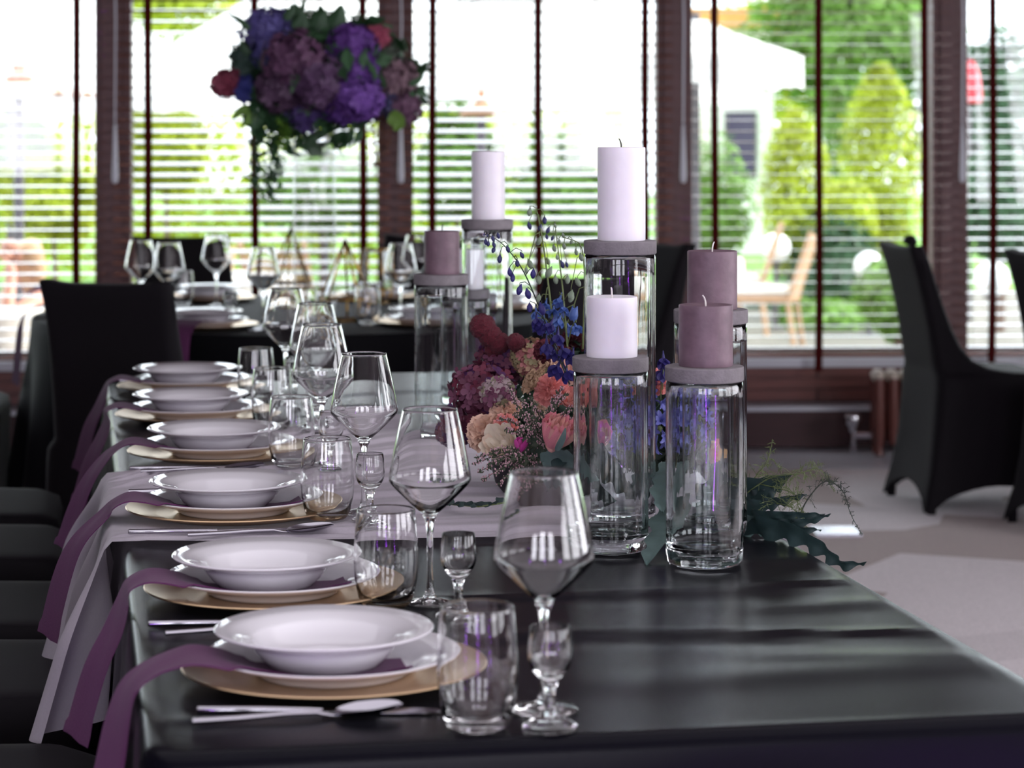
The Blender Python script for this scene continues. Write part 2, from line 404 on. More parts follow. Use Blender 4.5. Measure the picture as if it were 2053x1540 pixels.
# ------------------------------------------------------------------ black covered chairs
def chair_verts():
    N = 56
    def loop(w, y0, y1, z, rc=.03, arch=0., flare=0.):
        """rounded rectangle, y0 rear, y1 front"""
        pts = []
        hw = w/2; segs = N//4; rc = min(rc, hw*.9, (y1-y0)*.45)
        corners = [((hw-rc), (y1-rc), 0), (-(hw-rc), (y1-rc), PI/2), (-(hw-rc), (y0+rc), PI), ((hw-rc), (y0+rc), 1.5*PI)]
        nc = 4
        for ci, (cx, cyy, a0) in enumerate(corners):
            for j in range(nc+1):
                a = a0+PI/2*j/nc; pts.append((cx+rc*math.cos(a), cyy+rc*math.sin(a), 0.))
            nx = corners[(ci+1) % 4]; e0 = pts[-1]; a = nx[2]; e1 = (nx[0]+rc*math.cos(a), nx[1]+rc*math.sin(a), 0)
            for j in range(1, segs-nc):
                u = j/(segs-nc); k = math.sin(PI*u)**.6
                px, py = lerp(e0[0], e1[0], u), lerp(e0[1], e1[1], u)
                nlen = flare*k
                pts.append((px*(1-nlen), (py-(y0+y1)/2)*(1-nlen)+(y0+y1)/2, k))
        return [(x, y, z+arch*k) for x, y, k in pts]
    L = []
    L.append(loop(.500, -.300, .245, .008, .022, .085, .07))
    L.append(loop(.488, -.292, .238, .05, .026, .062, .06))
    L.append(loop(.462, -.272, .226, .13, .03, .02, .05))
    L.append(loop(.446, -.255, .222, .25, .04, 0, .035))
    L.append(loop(.444, -.245, .222, .36, .045, 0, .02))
    L.append(loop(.450, -.240, .226, .43, .05, 0, .0))
    L.append(loop(.444, -.240, .218, .462, .05))
    L.append(loop(.424, -.240, .180, .478, .05))
    L.append(loop(.410, -.240, .060, .484, .05))
    L.append(loop(.402, -.240, -.030, .497, .05))
    L.append(loop(.396, -.246, -.095, .525, .045))
    L.append(loop(.390, -.252, -.142, .575, .04))
    L.append(loop(.384, -.262, -.175, .64, .035))
    L.append(loop(.378, -.278, -.205, .72, .032))
    L.append(loop(.374, -.297, -.232, .80, .03))
    L.append(loop(.376, -.316, -.256, .87, .028, -.004))
    L.append(loop(.382, -.332, -.276, .918, .026, -.010))
    L.append(loop(.376, -.330, -.284, .930, .02, -.012))
    L.append(loop(.30, -.318, -.298, .924, .008, -.006))
    vs = [v for l in L for v in l]; n = len(L[0])
    fs = [(i*n+k, i*n+(k+1) % n, (i+1)*n+(k+1) % n, (i+1)*n+k) for i in range(len(L)-1) for k in range(n)]
    fs.append(tuple((len(L)-1)*n+k for k in range(n)))
    return vs, fs
cv, cf = chair_verts()
proto_chair = None
def chair(x, y, facing, label, group, knot=False):
    """facing: direction (radians) the sitter looks"""
    global proto_chair
    if proto_chair is None or knot:
        t = thing('banquet_chair', label, 'chair', (x, y, .0101), facing-PI/2, group)
        o = mesh_obj('spandex_cover', cv, cf, M_spandex, t, smooth=True)
        for sx in (-1, 1):
            for yy in (-.27, .215):
                m = MB(); m.lathe([(0, 0), (.016, 0), (.018, .03), (.016, .06), (0, .06)], 10, Matrix.Translation((sx*.222, yy, 0))); m.build('foot', M_spandex, t)
        if knot:
            m = MB(); m.ball((.1, -.305, .945), .022, 12, 8, (1.5, 1, .9), nz=.12); m.ball((.14, -.305, .938), .016, 10, 6, (1.3, .8, .7)); m.ball((.06, -.307, .94), .015, 10, 6, (1.2, .8, .7)); m.build('knot', M_spandex, t)
        else: proto_chair = t
        return t
    return dup(proto_chair, (x, y, .0101), facing-PI/2, label, group)

TA = math.atan(.1795); TU = Vector((math.cos(TA), math.sin(TA), 0)); TV = Vector((-math.sin(TA), math.cos(TA), 0)); TO = Vector((-.339, 2.27, 0))
TW, TL, TZ = .93, 3.52, .75
def T(u, v, z=TZ): return TO+TU*u+TV*v+Vector((0, 0, z))
def tuv(p): d = Vector((p[0], p[1], 0))-TO; return d.dot(TU), d.dot(TV)
ROUND = Vector((-.69, 7.8, 0)); RR = .86
# chairs along the long table, seats toward the cloth, backs beyond the picture edge
nm = ['first', 'second', 'third', 'fourth', 'fifth', 'sixth']
for i, (yb, xr) in enumerate(((2.62, 178), (3.12, 174), (3.80, 165), (4.32, 160), (4.97, 126), (5.50, 102))):
    X = (xr-1026.5)*yb/FPX; u, v = tuv((X, yb))
    p = TO+TU*(u-.20)+TV*(v)
    chair(p.x, p.y, TA, 'black covered chair drawn up to the long table, %s seat from its near end' % nm[i], 'chairs along the long table')
for ang, lb in ((254.6, 'black covered chair back seen square-on at the far corner of the long table'),
                (309, 'black covered chair back between the glass candle vases and the delphinium'),
                (34, 'black covered chair seen edge-on behind the tallest white candle'),
                (75, 'black covered chair on the far side of the round table, under the bouquet'),
                (113, 'black covered chair behind three wine glasses on the round table'),
                (186, 'black covered chair at the picture edge, beside the plum napkin of the round table')):
    a = math.radians(ang); p = ROUND+Vector((math.cos(a), math.sin(a), 0))*1.17
    chair(p.x, p.y, a+PI, lb, 'chairs around the round table')
# two chairs of another table at the far right
chair(1.685, 8.56, math.radians(9), 'black covered chair with a fabric knot on top, standing by the radiator', 'chairs by the window on the right', knot=True)
chair(2.03, 8.02, math.radians(20), 'black covered chair cut by the picture edge, in front of the knotted chair', 'chairs by the window on the right')

# ------------------------------------------------------------------ long table, cloth, runner
t = thing('banquet_table', 'long banquet table hidden beneath the charcoal satin cloth', 'table', T(TW/2, TL/2, 0), TA)
m = MB(); m.box((0, 0, .725), (TW-.03, TL-.03, .03)); m.build('tabletop', M_column, t, smooth=False)
for sx in (-1, 1):
    for sy in (-1, 1):
        m = MB(); m.tube([(sx*.36, sy*1.6, .01), (sx*.36, sy*1.6, .712)], .02, 10); m.build('leg', M_column, t)

def crease(u, v):
    z = 0
    for (v0, k, wdt, h, u0, u1) in ((.700, .03, .012, .0052, .30, 1.0), (.655, -.02, .02, -.0035, .35, .9), (.455, -.10, .015, .0055, .45, 1.0), (.40, -.16, .02, -.004, .4, .8),
                                    (.20, .02, .05, .004, .5, 1.0), (.98, .05, .03, .004, .6, 1.0), (1.12, -.03, .018, .003, .62, 1.0), (.83, .06, .03, .0045, .7, 1.0), (.30, -.08, .03, .0035, .72, 1.0), (.56, .05, .03, .004, .8, 1.0),
                                    (2.72, .02, .012, .006, .3, 1), (3.08, -.02, .012, .006, .2, 1), (.13, .05, .015, .002, .0, .3)):
        d = (v-(v0+k*(u-.5)+.012*math.sin(7*u+v0*9)))/wdt
        e = smooth01((u-u0)/.12+.5)*smooth01((u1-u)/.1+.5) if u1 < 1 else smooth01((u-u0)/.12+.5)
        z += h*math.exp(-d*d)*e
    z += .0012*math.sin(9*v+3*u)*math.sin(5*u+1)
    return z*.75
def cloth_mesh():
    NU, NV = 56, 150
    vs = []; fs = []
    # non uniform v spacing: finer near the camera
    us = [i/NU for i in range(NU+1)]; vv = [(j/NV)**1.35 for j in range(NV+1)]
    RC = .035
    def inset(u, v):
        x, y = u*TW, v*TL
        for cx, cy_, sx, sy in ((RC, RC, -1, -1), (TW-RC, RC, 1, -1), (RC, TL-RC, -1, 1), (TW-RC, TL-RC, 1, 1)):
            if (x-cx)*sx > 0 and (y-cy_)*sy > 0:
                d = Vector((x-cx, y-cy_)); l = max(abs(d.x), abs(d.y))
                if d.length > 1e-6: d = d.normalized()*l
                x, y = cx+d.x, cy_+d.y
        return x, y
    idx = {}
    for j in range(NV+1):
        for i in range(NU+1):
            x, y = inset(us[i], vv[j]); idx[i, j] = len(vs)
            e = min(x, TW-x, y, TL-y); zz = crease(x/TW, y)*smooth01(e/.02)
            vs.append(T(x, y, TZ-.0035+zz))
    for j in range(NV):
        for i in range(NU): fs.append((idx[i, j], idx[i+1, j], idx[i+1, j+1], idx[i, j+1]))
    # skirt
    bl = [(i, 0) for i in range(NU)]+[(NU, j) for j in range(NV)]+[(i, NV) for i in range(NU, 0, -1)]+[(0, j) for j in range(NV, 0, -1)]
    n = len(bl); prev = [idx[b_] for b_ in bl]
    P = []; 
    for b_ in bl:
        x, y = inset(us[b_[0]], vv[b_[1]]); P.append(Vector((x, y)))
    NR = []
    for k in range(n):
        d = P[(k+1) % n]-P[k-1]; d = d.normalized() if d.length > 1e-9 else Vector((1, 0)); NR.append(Vector((d.y, -d.x)))
    arc = [0]
    for k in range(1, n): arc.append(arc[-1]+(P[k]-P[k-1]).length)
    levels = [(.006, .003), (.011, .009), (.013, .018), (.015, .04), (.018, .09), (.022, .16), (.027, .25), (.032, .36), (.038, .50), (.045, .64), (.05, .735)]
    for (o, d) in levels:
        cur = []
        for k in range(n):
            x, y = P[k]; a = arc[k]
            wv = .5*math.sin(a*17+1.3)+.35*math.sin(a*29+.4)+.3*math.sin(a*7)
            # deeper folds gather at the corners
            cd = min((Vector((x, y))-Vector(c_)).length for c_ in ((0, 0), (TW, 0), (0, TL), (TW, TL)))
            off = o+.030*smooth01(d/.45)*wv+.05*smooth01(d/.4)*math.exp(-(cd/.12)**2)
            droop = .004*math.sin(a*9)*smooth01((.05-d)/.04)
            off = max(off, .006)
            cur.append(len(vs)); vs.append(T(x+NR[k].x*off, y+NR[k].y*off, TZ-.0035-d+droop*.0))
        for k in range(n): fs.append((prev[(k+1) % n], prev[k], cur[k], cur[(k+1) % n]))
        prev = cur
    return vs, fs
vs, fs = cloth_mesh()
tag(mesh_obj('tablecloth', vs, fs, M_cloth), 'charcoal satin tablecloth with creases over the long table', 'tablecloth')

def rvn(u): return interp([0, .15, .5, 1], [1.16, 1.13, 1.10, 1.08], u/TW)
def rvf(u): return interp([0, .12, .3, .55, 1], [1.86, 2.06, 2.36, 2.62, 2.5], u/TW)
def on_runner(u, v): return rvn(u)-.05 < v < rvf(u)+.03
FLAT = []
# (x, y) centres of the six place settings and their chargers' footprint
PLATES = [(-.203, 2.587), (-.3126, 3.04), (-.434, 3.65), (-.536, 4.30), (-.658, 4.904), (-.7435, 5.449)]
for p_ in PLATES: FLAT.append((*tuv(p_), .165))
def flat(u, v):
    k = 1.
    for a, b_, r in FLAT: k = min(k, smooth01((math.hypot(u-a, v-b_)-r)/.06))
    return k
def runner():
    """gathered chiffon strip across the table, hanging over both long sides"""
    NS, NT = 110, 300
    hang = .27
    def fn(a, t):
        s = a*(TW+2*hang)-hang              # along the width, <0 hangs on the left side
        s2 = min(max(s, 0), TW)
        vn = interp([0, .15, .5, 1], [1.16, 1.13, 1.10, 1.08], s2/TW)
        vf = interp([0, .12, .3, .55, 1], [1.86, 2.06, 2.36, 2.62, 2.5], s2/TW)
        dl = -s if s < 0 else (s-TW if s > TW else 0)
        g = smooth01(dl/.15)
        if s < 0: vn, vf = lerp(vn, 1.10, g), lerp(vf, 2.02, g)
        tt = t
        v = lerp(vn, vf, tt)+.018*math.sin(2*PI*(s2*1.2+t*3))*math.sin(PI*t)
        nf = 17.0
        ph = 2*PI*(nf*t+.35*math.sin(3.0*s2+t*5)+.25*math.sin(8*s2*t))
        fr_ = (ph/(2*PI)) % 1.; rid = min(1, fr_/.08)*(1-max(0, fr_-.08)/.92)*(1.3+.6*math.sin(2.7*math.floor(ph/(2*PI))))
        rid2 = (.5+.5*math.sin(ph*1.7+1.3))**4
        amp = lerp(.0050, .0052, smooth01(s2/.3))
        z = TZ+.0025+amp*rid+.0018*rid2
        z += crease(s2/TW, v)*.6
        if t < .02 or t > .98: z = TZ+.0035
        if s >= 0 and s <= TW: 
            e = min(s, TW-s)
            z = lerp(TZ+.0015, z, flat(s, v))-.002*max(0, 1-e/.02)
            return T(s, v, z)
        off = .022+.30*dl*(.55+.45*math.sin(2*PI*3.3*t+1))*(.3 if s > 0 else 1)+.026*g*math.sin(2*PI*5.3*t+.6)+.012*(1-math.exp(-dl/.01))
        zz = TZ+.0035-dl+.012*math.exp(-dl/.012)-.0
        return T(-off if s < 0 else TW+off, v, min(zz, TZ+.002))
    m = MB(); m.grid(fn, NS, NT)
    o = m.build('table_runner', M_runner, sharp=180)
    return o
o = runner(); tag(o, 'mauve grey gathered fabric runner lying across the long table', 'table runner')

# ------------------------------------------------------------------ round table
t = thing('round_table', 'round banquet table hidden beneath a black cloth near the windows', 'table', ROUND)
m = MB(); m.lathe([(0, .71), (RR-.03, .71), (RR-.02, .725), (RR-.03, .742), (0, .742)], 48); m.build('tabletop', M_column, t)
for k in range(4):
    a = k*PI/2+.6; m = MB(); m.tube([(.4*math.cos(a), .4*math.sin(a), .01), (.4*math.cos(a), .4*math.sin(a), .71)], .02, 8); m.build('leg', M_column, t)
m = MB()
def wob(a, z): k = smooth01((TZ-.02-z)/.5); return 1+k*(.035+.03*math.sin(a*14)+.015*math.sin(a*23+1))
m.lathe([(0, TZ-.003), (.4, TZ-.003), (RR-.02, TZ-.003), (RR-.004, TZ-.006), (RR, TZ-.014), (RR+.002, TZ-.05), (RR+.004, .60), (RR+.006, .45), (RR+.01, .25), (RR+.015, .1), (RR+.018, .02)], 168, wob=wob)
tag(m.build('round_tablecloth', M_cloth2, loc=ROUND), 'black tablecloth draped to the floor over the round table', 'tablecloth')
# ------------------------------------------------------------------ tableware builders (first call builds, later calls copy)
PROTO = {}
def placed(key, builder, label, cat, loc, rz=0., group=None):
    if key not in PROTO:
        o = builder(label, cat, loc, rz, group); PROTO[key] = o; return o
    return dup(PROTO[key], loc, rz, label, group)

def b_wine(label, cat, loc, rz, group):
    t = thing('wine_glass', label, cat, loc, rz, group)
    m = MB(); m.lathe([(0, .1085), (.007, .110), (.013, .1145), (.024, .124), (.040, .1395), (.0488, .1488), (.0512, .153), (.0514, .157), (.0500, .167), (.0455, .191), (.039, .221), (.0351, .2382), (.0347, .2400), (.0346, .2416), (.0342, .2425), (.0336, .2428), (.0330, .2425), (.0326, .2416), (.0328, .2400), (.0332, .2382), (.0376, .221), (.0443, .191), (.0488, .167), (.0502, .157), (.0499, .1540), (.0475, .1505), (.039, .142), (.023, .1268), (.012, .118), (.006, .1148), (0, .114)], 56)
    m.build('bowl', M_glass, t, sharp=180)
    m = MB(); m.lathe([(0, .0065), (.0095, .0066), (.0062, .0125), (.0045, .02), (.0037, .05), (.0041, .085), (.0058, .100), (.0085, .107), (.0095, .1095), (0, .1090)], 20); m.build('stem', M_glass, t, sharp=180)
    m = MB(); m.lathe([(0, 0), (.033, 0), (.035, .0009), (.0348, .002), (.022, .0035), (.012, .0060), (.006, .0072), (0, .0075)], 40); m.build('foot', M_glass, t, sharp=180)
    return t
def b_shot(label, cat, loc, rz, group):
    t = thing('shot_glass', label, cat, loc, rz, group)
    m = MB(); m.lathe([(0, .044), (.006, .046), (.013, .051), (.0190, .0595), (.0218, .068), (.0222, .075), (.0215, .086), (.0200, .0995), (.0196, .101), (.0189, .101), (.0187, .0995), (.0199, .086), (.0205, .075), (.0200, .068), (.0172, .061), (.0115, .056), (0, .0535)], 40)
    m.build('bowl', M_glass, t, sharp=180)
    m = MB(); m.lathe([(0, .0105), (.012, .0110), (.0072, .017), (.0055, .023), (.0052, .032), (.0062, .040), (.0085, .0455), (0, .0452)], 20); m.build('stem', M_glass, t, sharp=180)
    m = MB(); m.lathe([(0, 0), (.0265, 0), (.0280, .0014), (.0272, .0040), (.018, .0085), (.012, .0110), (0, .0118)], 36); m.build('foot', M_glass, t, sharp=180)
    return t
def b_tumbler(label, cat, loc, rz, group):
    m = MB(); m.lathe([(0, .0008), (.022, 0), (.026, .0006), (.0300, .004), (.0345, .013), (.0388, .034), (.0403, .055), (.0398, .076), (.0380, .100), (.0364, .1168), (.0362, .1185), (.0361, .1200), (.0356, .1209), (.0349, .1212), (.0343, .1208), (.0341, .1200), (.0344, .1185), (.0346, .1168), (.0367, .100), (.0386, .076), (.0390, .055), (.0375, .036), (.0335, .020), (.0280, .0115), (.020, .009), (0, .0085)], 52)
    o = m.build('stemless_tumbler', M_glass, None, loc, (0, 0, rz), sharp=180); return tag(o, label, cat, group)
def b_charger(label, cat, loc, rz, group):
    m = MB(); m.lathe([(0, 0), (.115, 0), (.126, .0035), (.158, .0105), (.1645, .0122), (.1658, .0135), (.1645, .0148), (.158, .0140), (.126, .0070), (.115, .004), (0, .004)], 72)
    return tag(m.build('charger_plate', M_gold, None, loc, (0, 0, rz)), label, cat, group)
def b_dinner(label, cat, loc, rz, group):
    m = MB(); m.lathe([(0, .0025), (.074, .0025), (.077, 0), (.083, 0), (.086, .003), (.094, .009), (.110, .0135), (.132, .0212), (.1348, .0228), (.1352, .0238), (.1338, .0248), (.110, .0178), (.097, .0138), (.088, .0078), (.080, .0062), (0, .006)], 72)
    return tag(m.build('dinner_plate', M_porc, None, loc, (0, 0, rz), sharp=60), label, cat, group)
def b_soup(label, cat, loc, rz, group):
    m = MB(); m.lathe([(0, .003), (.054, .003), (.0560, 0), (.0600, 0), (.0620, .0030), (.0700, .0095), (.0785, .0205), (.0835, .0265), (.098, .0310), (.1150, .0368), (.1178, .0380), (.1185, .0392), (.1170, .0406), (.098, .0350), (.0825, .0305), (.0770, .0270), (.0690, .0150), (.060, .0090), (.048, .0065), (0, .006)], 72)
    return tag(m.build('soup_plate', M_porc, None, loc, (0, 0, rz), sharp=60), label, cat, group)
def b_knife(label, cat, loc, rz, group):
    t = thing('table_knife', label, cat, loc, rz, group)
    m = MB(); m.grid(lambda u, v: (-.122+.115*u, (v-.5)*lerp(.010, .008, u), .0078-.0025*u), 6, 1)
    m = MB(); n = 7
    def ring(x, w_, h, z): return [(x, math.cos(2*PI*k/12)*w_/2, z+math.sin(2*PI*k/12)*h/2) for k in range(12)]
    secs = [(-.123, .008, .006, .0040), (-.121, .0105, .0075, .0042), (-.06, .0095, .0068, .0040), (-.01, .0078, .006, .0034), (.004, .0072, .0045, .0034)]
    vs = [p for s_ in secs for p in ring(*s_)]
    fs = [(i*12+k, i*12+(k+1) % 12, (i+1)*12+(k+1) % 12, (i+1)*12+k) for i in range(len(secs)-1) for k in range(12)]+[tuple(range(12))[::-1], tuple((len(secs)-1)*12+k for k in range(12))]
    m.add(vs, fs); m.build('handle', M_steel, t)
    m = MB(); xs = [.002, .02, .05, .08, .105, .118, .123]; lo = [-.003, -.006, -.0085, -.0095, -.009, -.0065, -.002]; hi = [.003, .005, .0065, .007, .0068, .004, -.0005]
    vs = []; 
    for x, a, b_ in zip(xs, lo, hi): vs += [(x, a, .0022), (x, a, .0026), (x, b_, .0040), (x, b_, .0024)]
    fs = [(i*4+k, i*4+(k+1) % 4, (i+1)*4+(k+1) % 4, (i+1)*4+k) for i in range(len(xs)-1) for k in range(4)]+[(3, 2, 1, 0), tuple(24+k for k in range(4))]
    m.add(vs, fs); m.build('blade', M_steel, t); return t
def b_spoon(label, cat, loc, rz, group):
    t = thing('table_spoon', label, cat, loc, rz, group)
    m = MB(); pts = [(-.105, 0, .0045), (-.06, 0, .0050), (-.01, 0, .0068), (.018, 0, .0066), (.032, 0, .0036), (.042, 0, .0030)]
    W_ = [.0115, .0098, .0068, .0056, .0058, .008]; Hh = [.0060, .0058, .005, .0044, .0032, .0016]
    vs = []
    for p, a, h in zip(pts, W_, Hh): vs += [(p[0], math.cos(2*PI*k/10)*a/2, p[2]+math.sin(2*PI*k/10)*h/2) for k in range(10)]
    fs = [(i*10+k, i*10+(k+1) % 10, (i+1)*10+(k+1) % 10, (i+1)*10+k) for i in range(5) for k in range(10)]+[tuple(range(10))[::-1], tuple(50+k for k in range(10))]
    m.add(vs, fs); m.build('handle', M_steel, t)
    m = MB()
    def bowl(off):
        def fn(u, v):
            x = u; r = math.sin(PI*min(1, max(0, u**.85)))**.55*.0205
            y = (v*2-1); X = .036+.070*u
            z = .0016+off+.0085*abs(y)**2*(math.sin(PI*u)**.6)+.0085*max(0, (u-.45)/.55)**1.6+.003*max(0, (.3-u)/.3)**2
            return (X, y*r, z)
        return fn
    m.grid(bowl(.0012), 18, 10); m.grid(lambda u, v: bowl(0)(u, 1-v), 18, 10); m.build('bowl', M_steel, t, sharp=180); return t
def b_fork(label, cat, loc, rz, group):
    t = thing('table_fork', label, cat, loc, rz, group)
    m = MB(); m.tube([(-.10, 0, .004), (-.05, 0, .0045), (0, 0, .006), (.025, 0, .0045), (.04, 0, .0035)], [.0045, .004, .0032, .003, .004], 8); m.build('handle', M_steel, t)
    for k in range(4):
        m = MB(); y = (k-1.5)*.0065; m.tube([(.036, y*.5, .0034), (.05, y, .003), (.08, y, .0055), (.102, y, .0095)], [.0022, .0019, .0016, .0009], 6); m.build('tine', M_steel, t)
    return t
def napkin(label, loc, rz, edge, group, wid=.098, out=.05, drop=.15, seed=0, start=.10, gap=0.):
    """folded linen strip: from beneath the soup plate over the plate rims and the table edge"""
    rnd = random.Random(seed)
    e = -edge
    path = [(start, .0118), (.0, .0118), (-.072, .0135), (-.092, .0220), (-.112, .0300), (-.138, .0350), (-.156, .0335), (min(-.174, e+.010), .0235), (e-.014-gap*.4, .004+gap*.12), (e-.026-gap, -.03), (e-.014-out*.6-gap, -.08), (e-.014-out-gap, -drop)]
    sk = rnd.uniform(-.02, .01)
    m = MB()
    def fn(u, v, th=0):
        p = poly([(a, 0, b_) for a, b_ in path], u); k = smooth01((u-.55)/.4)
        y = (v-.5)*wid*(1-.30*k)-.036*(1-k*.6)
        x = p.x-k*(v-.5)*.030+sk*.0
        z = p.z-k*(v-.5)*.012-(u > .97)*(.5-v)*.02+.0012*math.sin(v*9+u*14)*smooth01(u*3-1)
        yy = y+sk*k+.012*math.sin(u*5)*k; r = math.hypot(x-.010, yy)
        if r < .139: z = max(z, interp([0, .080, .088, .097, .110, .1345, .139], [.0118, .0118, .0142, .0206, .0244, .0316, .0310], r))
        elif r < .170: z = max(z, interp([.139, .150, .170], [.0310, .0250, .0190], r))
        return (x, yy, z+th)
    m.grid(lambda u, v: fn(u, v, .0010), 60, 6); m.grid(lambda u, v: fn(u, 1-v, -.0010), 60, 6)
    n0 = 61*7
    # close the long edges
    bd = []
    for i in range(60):
        a, b_ = i, i+1; a2, b2 = n0+6*61+i, n0+6*61+i+1; m.f.append((b_, a, a2, b2))
        a, b_ = 6*61+i, 6*61+i+1; a2, b2 = n0+i, n0+i+1; m.f.append((a, b_, b2, a2))
    o = m.build('napkin', M_napkin, None, loc, (0, 0, rz), sharp=50)
    return tag(o, label, 'napkin', group)

# ------------------------------------------------------------------ the six settings of the long table
G = {k: k+' on the long table' for k in ('wine glasses', 'tumblers', 'shot glasses', 'chargers', 'dinner plates', 'soup plates', 'napkins', 'knives', 'spoons', 'forks')}
WINE = [(.0327, 2.435), (-.1025, 2.987), (-.225, 3.64), (-.333, 4.19), (-.386, 4.70), (-.50, 5.29)]
TUMB = [(-.034, 2.36), (-.156, 2.965), (-.276, 3.58), (-.382, 4.145), (-.466, 4.65), (-.554, 5.18)]
SHOT = [(.0376, 2.36), (-.065, 2.904), (-.211, 3.558), (-.31, 4.10), (-.375, 4.60), (-.47, 5.19)]
def zat(x, y):
    u, v = tuv((x, y)); return TZ+(.0065 if on_runner(u, v) else -.0025)
for i in range(6):
    x, y = PLATES[i]; u, v = tuv((x, y)); su = 'of the %s setting from the near table end' % ORD[i]
    z0 = TZ+(.0030 if on_runner(u, v) else -.0022)
    placed('charger', b_charger, 'gold charger plate '+su, 'charger', (x+TU.x*.012, y+TU.y*.012, z0), TA, G['chargers'])
    placed('dinner', b_dinner, 'white dinner plate on the gold charger '+su, 'plate', (x+TU.x*.010, y+TU.y*.010, z0+.0042), TA+.3*i, G['dinner plates'])
    placed('soup', b_soup, 'white wide-rimmed soup plate on top '+su, 'plate', (x, y, z0+.0042+.0068+.0022), TA+.2*i, G['soup plates'])
    napkin('plum napkin strip under the soup plate '+su, (x, y, z0), TA, u+.004, G['napkins'], out=(.035 if i == 0 else .058), drop=.15+.012*((i*7) % 3), seed=i, start=(.085, .10, .11, .09, .09, .09)[i], gap=(0, 0, .043, .026, 0, 0)[i])
    lk = dict(rz=TA)
    kn = [(-.022, -.166, -.175), (-.03, -.185, -.1), (-.03, -.192, -.05), (-.03, -.19, -.05), (-.03, -.19, 0), (-.03, -.19, 0)][i]
    sp = [(-.045, -.190, .02), (-.03, -.222, .10), (.035, -.222, .05), (-.03, -.222, .03), (-.03, -.222, .02), (-.03, -.222, .02)][i]
    if i < 4:
        p = Vector((x, y, 0))+TU*kn[0]+TV*kn[1]; placed('knife', b_knife, 'steel table knife '+su, 'knife', (p.x, p.y, zat(p.x, p.y)), TA+kn[2], G['knives'])
        p = Vector((x, y, 0))+TU*sp[0]+TV*sp[1]; placed('spoon', b_spoon, 'steel table spoon beside the knife '+su, 'spoon', (p.x, p.y, zat(p.x, p.y)), TA+sp[2], G['spoons'])
    if i >= 2:
        p = Vector((x, y, 0))+TU*-.045+TV*.200; placed('fork', b_fork, 'steel table fork behind the plates '+su, 'fork', (p.x, p.y, zat(p.x, p.y)), TA, G['forks'])
    a = WINE[i]; placed('wine', b_wine, 'tall angular wine glass '+su, 'wine glass', (*a, zat(*a)), i*.7, G['wine glasses'])
    a = TUMB[i]; placed('tumbler', b_tumbler, 'stemless water tumbler '+su, 'tumbler', (*a, zat(*a)), i*.5, G['tumblers'])
    a = SHOT[i]; placed('shot', b_shot, 'small stemmed shot glass '+su, 'shot glass', (*a, zat(*a)), i*.4, G['shot glasses'])

# ------------------------------------------------------------------ settings of the round table
RS = {249: 'at the round table place whose plum napkin hangs straight down', 311: 'at the round table place beside the glass candle vases',
      13: 'at the round table place behind the glass candle vases', 71: 'at the round table place farthest back, beneath the bouquet',
      124: 'at the round table place among the three grouped wine glasses', 186: 'at the round table place nearest the picture edge'}
GR = {k: v.replace('long', 'round') for k, v in G.items()}
for ang, su in RS.items():
    a = math.radians(ang); c0 = ROUND+Vector((math.cos(a), math.sin(a), 0))*.66; rz = a+PI
    du = Vector((-math.cos(a), -math.sin(a), 0)); dv = Vector((-du.y, du.x, 0)); z0 = TZ-.0028
    L = lambda u, v: tuple((c0+du*u+dv*v).to_tuple()[:2])
    placed('charger', b_charger, 'gold charger '+su, 'charger', (*L(0, 0), z0), rz, GR['chargers'])
    placed('dinner', b_dinner, 'white dinner plate '+su, 'plate', (*L(0, 0), z0+.0042), rz, GR['dinner plates'])
    placed('soup', b_soup, 'white soup plate '+su, 'plate', (*L(0, 0), z0+.0042+.009), rz, GR['soup plates'])
    if ang in (249, 186, 311): napkin('plum napkin '+su, (*L(0, 0), z0), rz, RR-.66+.006, GR['napkins'], wid=.10, out=.03, drop=.24 if ang == 249 else .22, seed=ang)
    if ang in (249, 311):
        placed('knife', b_knife, 'steel knife '+su, 'knife', (*L(0, -.2), z0+.001), rz+.1, GR['knives'])
        placed('spoon', b_spoon, 'steel spoon '+su, 'spoon', (*L(-.01, -.235), z0+.001), rz, GR['spoons'])
RWINE = [((-1.187, 7.66), 'first of three wine glasses above the square-on black chair back'), ((-1.075, 7.5), 'second of three wine glasses above the square-on black chair back'),
         ((-1.0, 8.1), 'third of three wine glasses, by the shiny plate edge on the round table'), ((-.748, 7.2), 'wine glass before the tall vase on the round table'),
         ((-.345, 7.42), 'wine glass nearest the mauve candle on the round table'), ((-.32, 8.05), 'wine glass standing behind another beside the mauve candle'),
         ((-.16, 7.95), 'wine glass hidden partly by the candle vases on the round table')]
for (p, lb) in RWINE: placed('wine', b_wine, lb, 'wine glass', (*p, TZ-.0028), 0, GR['wine glasses'])
for (p, lb) in (((-1.11, 8.05), 'tumbler below the grouped wine glasses on the round table'), ((-.62, 7.15), 'tumbler before the tall vase on the round table'), ((-.44, 7.28), 'tumbler near the gold lantern on the round table')):
    placed('tumbler', b_tumbler, lb, 'tumbler', (*p, TZ-.0028), 0, GR['tumblers'])
for (p, lb) in (((-1.18, 7.4), 'shot glass beside the square-on black chair back'), ((-.86, 7.32), 'shot glass by the cutlery on the round table')):
    placed('shot', b_shot, lb, 'shot glass', (*p, TZ-.0028), 0, GR['shot glasses'])

